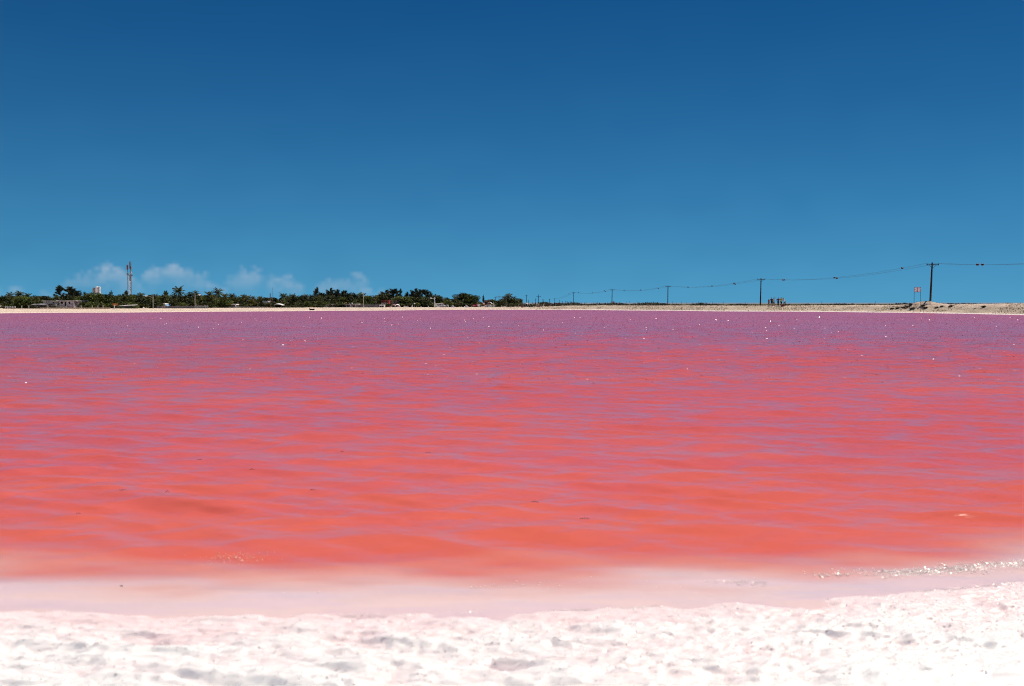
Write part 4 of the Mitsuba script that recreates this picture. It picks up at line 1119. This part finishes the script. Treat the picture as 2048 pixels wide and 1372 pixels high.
for s in (-1, 1):
    part(t, 'insulator', cyl([x + s * 1.3, d - .24, Zr(593.1, d) + .002], [x + s * 1.3, d - .24, Zr(592.3, d)], .06, n=6), 'mat_black')
rg = np.random.default_rng(21)
posts = sorted([1139, 1141.5, 1145, 1152, 1157.3, 1160.8, 1163, 1168.5, 1172, 1186.5, 1191, 1195.5, 1198.5, 1238, 1253.2, 1259.5, 1268, 1276, 1292.5, 1308, 1345, 1352, 1362, 1373.4, 1384, 1396, 1405, 1411, 1424, 1446, 1490, 1642, 1668, 1750])
for j, px in enumerate(posts):
    d = rg.uniform(340, 400); x = X(px, d); h = rg.uniform(1.0, 2.2)
    k = thing('fence_post', f'thin weathered post in the horizon scrub, {ORD(j + 1)} from the left', 'post', 'thin posts along the horizon scrub')
    part(k, 'shaft', cyl([x, d, gz(x, d) - .2], [x + rg.normal(0, .08), d, 1.35 + h * .55], .065, .05, 5), 'mat_timber')

# ------------------------------------------------------------------ signs on the dike
t = thing('sign', 'framed two-panel sign on two thin legs on the sandy mound', 'sign')
d = 176.; x0, x1 = X(1827.4, d), X(1840.3, d); zt, zb = Zr(575.2, d), Zr(583.6, d)
for xx in (x0, x1):
    part(t, 'leg', cyl([xx, d, gz(xx, d) - .3], [xx, d, zt + .02], .035, n=8), 'mat_charcoal')
part(t, 'frame', join(box(x0 - .03, x1 + .03, d - .05, d - .0, zt, zt + .06), box(x0 - .03, x1 + .03, d - .05, d - .0, zb - .06, zb), box((x0 + x1) / 2 - .03, (x0 + x1) / 2 + .03, d - .05, d - .0, zb + .002, zt - .002)), 'mat_purplewall')
for a, b in ((x0 + .04, (x0 + x1) / 2 - .04), ((x0 + x1) / 2 + .04, x1 - .04)):
    part(t, 'panel', box(a, b, d - .03, d - .01, zb + .003, zt - .003), 'mat_panel')
t = thing('sign', 'small faded pinkish sign on two legs right of the fourth power pole', 'sign')
d = 330.; x0, x1 = X(1225.4, d), X(1228.6, d)
block(t, 'panel', 1225.4, 1228.6, 602.8, 606.2, d, .06, 'mat_rose')
for xx in (x0, x1):
    part(t, 'leg', cyl([xx, d + .1, gz(xx, d) - .2], [xx, d + .1, Zr(603, d)], .05, n=6), 'mat_rust')


# ------------------------------------------------------------------ people on the dike
def chain(M, pts, rs):
    for (a, ra), (b, rb) in zip(zip(pts[:-1], rs[:-1]), zip(pts[1:], rs[1:])):
        s = [m3.Manifold.sphere(r, 14).translate([float(v) for v in p]) for p, r in ((a, ra), (b, rb))]
        M.append(m3.Manifold.batch_hull(s))


def finish(Ms, edge_len=.055, taubin=5):
    m = m3.Manifold.batch_boolean(Ms, m3.OpType.Add).refine_to_length(edge_len).to_mesh()
    m = trimesh.Trimesh(m.vert_properties[:, :3], m.tri_verts, process=True)
    trimesh.smoothing.filter_taubin(m, iterations=taubin)
    return m


def person(label, px, py, top, facing, shirt, legs_m, hair='mat_hair', lean=0., turn=0., armL='down', armR='down', shorts=True, step=.12, long_hair=False, cap=None, bag=None, dd=0., dress=False):
    d = ground_hit(px, py, 196, 232) + dd
    x = X(px, d); z0 = gz(x, d)
    H = Zr(top, d) - z0
    s = H / 1.72 * (1.0 if abs(lean) < .3 else 1.22)
    k = thing('person', label, 'person')
    hip = np.array([0, 0, .90]); ln = lean
    R = lambda p: hip + np.array([p[0], (p[1]) * math.cos(ln) + p[2] * math.sin(ln), p[2] * math.cos(ln) - p[1] * math.sin(ln)])     # torso frame, y forward
    neck, head = R([0, .02, .56]), R([0, .05, .70])
    sh = [R([-.175, 0, .50]), R([.175, 0, .50])]
    B, shirtM, legM = [], [], []
    chain(B, [R([0, 0, .0]), R([0, 0, .22]), R([0, .0, .42])], [.135, .125, .145])
    chain(B, [sh[0], sh[1]], [.075, .075]); chain(B, [R([0, 0, .48]), neck, head], [.10, .055, .06])
    hd = m3.Manifold.sphere(1.0, 24).scale([.077, .098, .118]).translate([float(v) for v in head + [0, 0, .03]])
    nose = m3.Manifold.sphere(.018, 10).translate([float(v) for v in head + np.array([0, .098, .015])]); ch = m3.Manifold.sphere(.045, 12).translate([float(v) for v in head + np.array([0, .055, -.062])])
    B += [hd, nose, ch] + [m3.Manifold.sphere(.022, 8).scale([.5, 1, 1.4]).translate([float(v) for v in head + np.array([q * .08, 0, .015])]) for q in (-1, 1)]
    chain(shirtM, [R([0, 0, .02]), R([0, 0, .22]), R([0, 0, .43])], [.155, .145, .165]); chain(shirtM, [sh[0] + [-.01, 0, 0], sh[1] + [.01, 0, 0]], [.092, .092])
    ARM = {'down': ([0, .03, -.29], [.02, .12, -.53]), 'up': ([.12, .06, .26], [.05, .14, .52]), 'bent': ([.17, .02, -.22], [.05, .22, -.14]), 'out': ([.27, .04, -.06], [.50, .06, .02]), 'forward': ([.03, .2, -.2], [.0, .42, -.30]), 'hip': ([.20, -.04, -.20], [.02, .06, -.40])}
    for q, pose, S in ((-1, armL, sh[0]), (1, armR, sh[1])):
        e, w = [S + np.array([q * v[0], v[1], v[2]]) for v in ARM[pose]]
        chain(B, [S, e, w], [.052, .042, .030])
        f = unit(w - e); c = w + f * .05
        chain(B, [w, c], [.028, .036])
        side = unit(np.cross(f, [0, 0, 1.]) + 1e-4); nrm = np.cross(side, f)
        for j, fl in enumerate((.062, .074, .070, .055)):
            r0 = c + side * (j - 1.5) * .019 + f * .025
            chain(B, [r0, r0 + f * fl * .6 + nrm * .006, r0 + f * fl + nrm * .022], [.0095, .009, .0075])
        chain(B, [c - side * .030, c - side * .052 + f * .03, c - side * .05 + f * .058], [.011, .010, .008])
        chain(shirtM, [S, S + (e - S) * .72], [.078, .066])
    for q in (-1, 1):
        h_ = hip + np.array([q * .09, 0, -.02]); kn = np.array([q * .10, q * step * .7 + .04, .48]); an = np.array([q * .11, q * step - .02, .075])
        chain(B, [h_, kn, an], [.088, .058, .040])
        chain(B, [an + [0, -.03, -.03], an + [0, .17, -.045]], [.042, .030])
        chain(legM, [h_ + [0, 0, .02], h_ + (kn - h_) * (.85 if shorts else 1.0)], [.110, .090 if shorts else .078])
        if not shorts:
            chain(legM, [kn, an + [0, 0, .05]], [.078, .064])
    chain(legM, [hip + [-.07, 0, .02], hip + [.07, 0, .02]], [.125, .125])
    if dress:
        chain(shirtM, [R([0, 0, .1]), hip + [0, 0, -.25]], [.15, .20])
    xf = T().translate([float(x), float(d), float(z0)]).rotate([0, 0, 1], float(facing)).scale(float(s))
    part(k, 'body', finish(B, .055, 4), 'mat_skin', xf, smooth=True)
    part(k, 'shirt' if not dress else 'dress', finish(shirtM), shirt, xf, smooth=True)
    part(k, 'shorts' if shorts else 'trousers', finish(legM), legs_m, xf, smooth=True)
    hm = [m3.Manifold.sphere(1.0, 20).scale([.088, .105, .105]).translate([float(v) for v in head + np.array([0, -.018, .062])])]
    if long_hair:
        chain(hm, [head + [0, -.07, .03], R([0, -.10, .42])], [.075, .05])
    part(k, 'hair', finish(hm, .04, 3), hair, xf, smooth=True)
    for q in (-1, 1):
        part(k, 'shoe', finish([m3.Manifold.sphere(1.0, 14).scale([.05, .135, .045]).translate([q * .11, q * step + .055, .045])], .04, 2), 'mat_charcoal', xf, smooth=True)
    if cap:
        part(k, 'cap', finish([m3.Manifold.sphere(1.0, 18).scale([.098, .112, .085]).translate([float(v) for v in head + np.array([0, -.005, .095])]), m3.Manifold.sphere(1.0, 16).scale([.075, .08, .012]).translate([float(v) for v in head + np.array([0, .13, .085])])], .03, 2), cap, xf, smooth=True)
    if bag:
        bm = m3.Manifold.batch_hull([m3.Manifold.sphere(.05, 12).translate([float(v) for v in R([a, b, c])]) for a in (-.11, .11) for b in (-.16, -.24) for c in (.10, .42)])
        part(k, 'backpack', finish([bm], .05, 3), bag, xf, smooth=True)
    return x, d, z0


person('person in a maroon dress with long dark hair, leftmost of the group', 1537.2, 612, 598.0, 200, 'mat_rose', 'mat_charcoal', long_hair=True, dress=True)
person('person in black top with bent arm, second from left in the group', 1543.0, 612.2, 595.6, 150, 'mat_black', 'mat_charcoal', armL='bent', armR='hip', bag='mat_rose', shorts=True)
person('person in white shirt and olive shorts raising one arm, blue cap', 1547.2, 612.2, 595.9, 160, 'mat_whitecloth', 'mat_khaki', armL='up', cap='mat_navy')
person('person in dark red shirt and long dark trousers in the middle', 1556.0, 612, 595.3, 175, 'mat_maroon', 'mat_charcoal', armR='hip', armL='out', shorts=False)
person('person in a lime yellow shirt and dark shorts, right of middle', 1562.0, 612, 594.8, 190, 'mat_lime', 'mat_black', armR='bent', armL='bent')
person('person in white shirt and dark trousers leaning forward, rightmost of the group', 1568.8, 612, 598.0, 120, 'mat_whitecloth', 'mat_charcoal', lean=.55, armL='forward', armR='forward', shorts=False, cap='mat_denim')
xs, ds = X(1566, 211), ground_hit(1566, 612, 196, 232) - .6
t = thing('bag', 'red bag lying on the ground at the feet of the leaning person', 'bag')
mb = m3.Manifold.batch_hull([m3.Manifold.sphere(.09, 14).translate([a, b, c]) for a in (-.30, .30) for b in (-.12, .12) for c in (.08, .16)])
part(t, 'sack', finish([mb], .06, 3), 'mat_red', move(X(1566, ds), ds, gz(X(1566, ds), ds)), smooth=True)
part(t, 'strap', tube([[-.25, -.1, .26], [-.1, -.12, .38], [.1, -.12, .38], [.25, -.1, .26]], .018, 6), 'mat_charcoal', move(X(1566, ds), ds, gz(X(1566, ds), ds)))

# one dark pebble on the wet salt and a few dark straws afloat
t = thing('pebble', 'tiny dark pebble at the wet salt edge in the left foreground', 'pebble')
q = at(235, 1181, 5.62)
m = trimesh.creation.icosphere(2, .007); m.apply_scale([1.2, 1, .7]); m.vertices += .003 * (meshkit.noise(np.array(m.vertices) * 200, 2)[:, None] - .5)
part(None, t, m, 'mat_charcoal', T().translate([float((235 - 1024) / F * 5.62), 5.62, .004]), smooth=True)
STR = [(150, 1033), (240, 989), (330, 983), (622, 983), (1070, 1010), (682, 905), (856, 905), (1170, 1040), (395, 925), (500, 945)]
for j, (px, py) in enumerate(sorted(STR)):
    y = EYE * F / (py - HOR); x = X(px, y); a = rg.uniform(-.35, .35); L = rg.uniform(.015, .04)
    k = thing('straw', f'dark straw floating on the pink water, {ORD(j + 1)} of ten from the left', 'straw', 'dark straws afloat on the near water')
    i = int(np.clip(np.searchsorted(RY, y), 0, len(RY) - 1)); z = float(np.interp(x, WX[i], WZ[i])) + .004
    part(None, k, tube([[x - L * math.cos(a), y - L * math.sin(a), z], [x, y + .006, z + .003], [x + L * math.cos(a), y + L * math.sin(a), z]], [.0012, .0018, .001], 5), 'mat_charcoal')
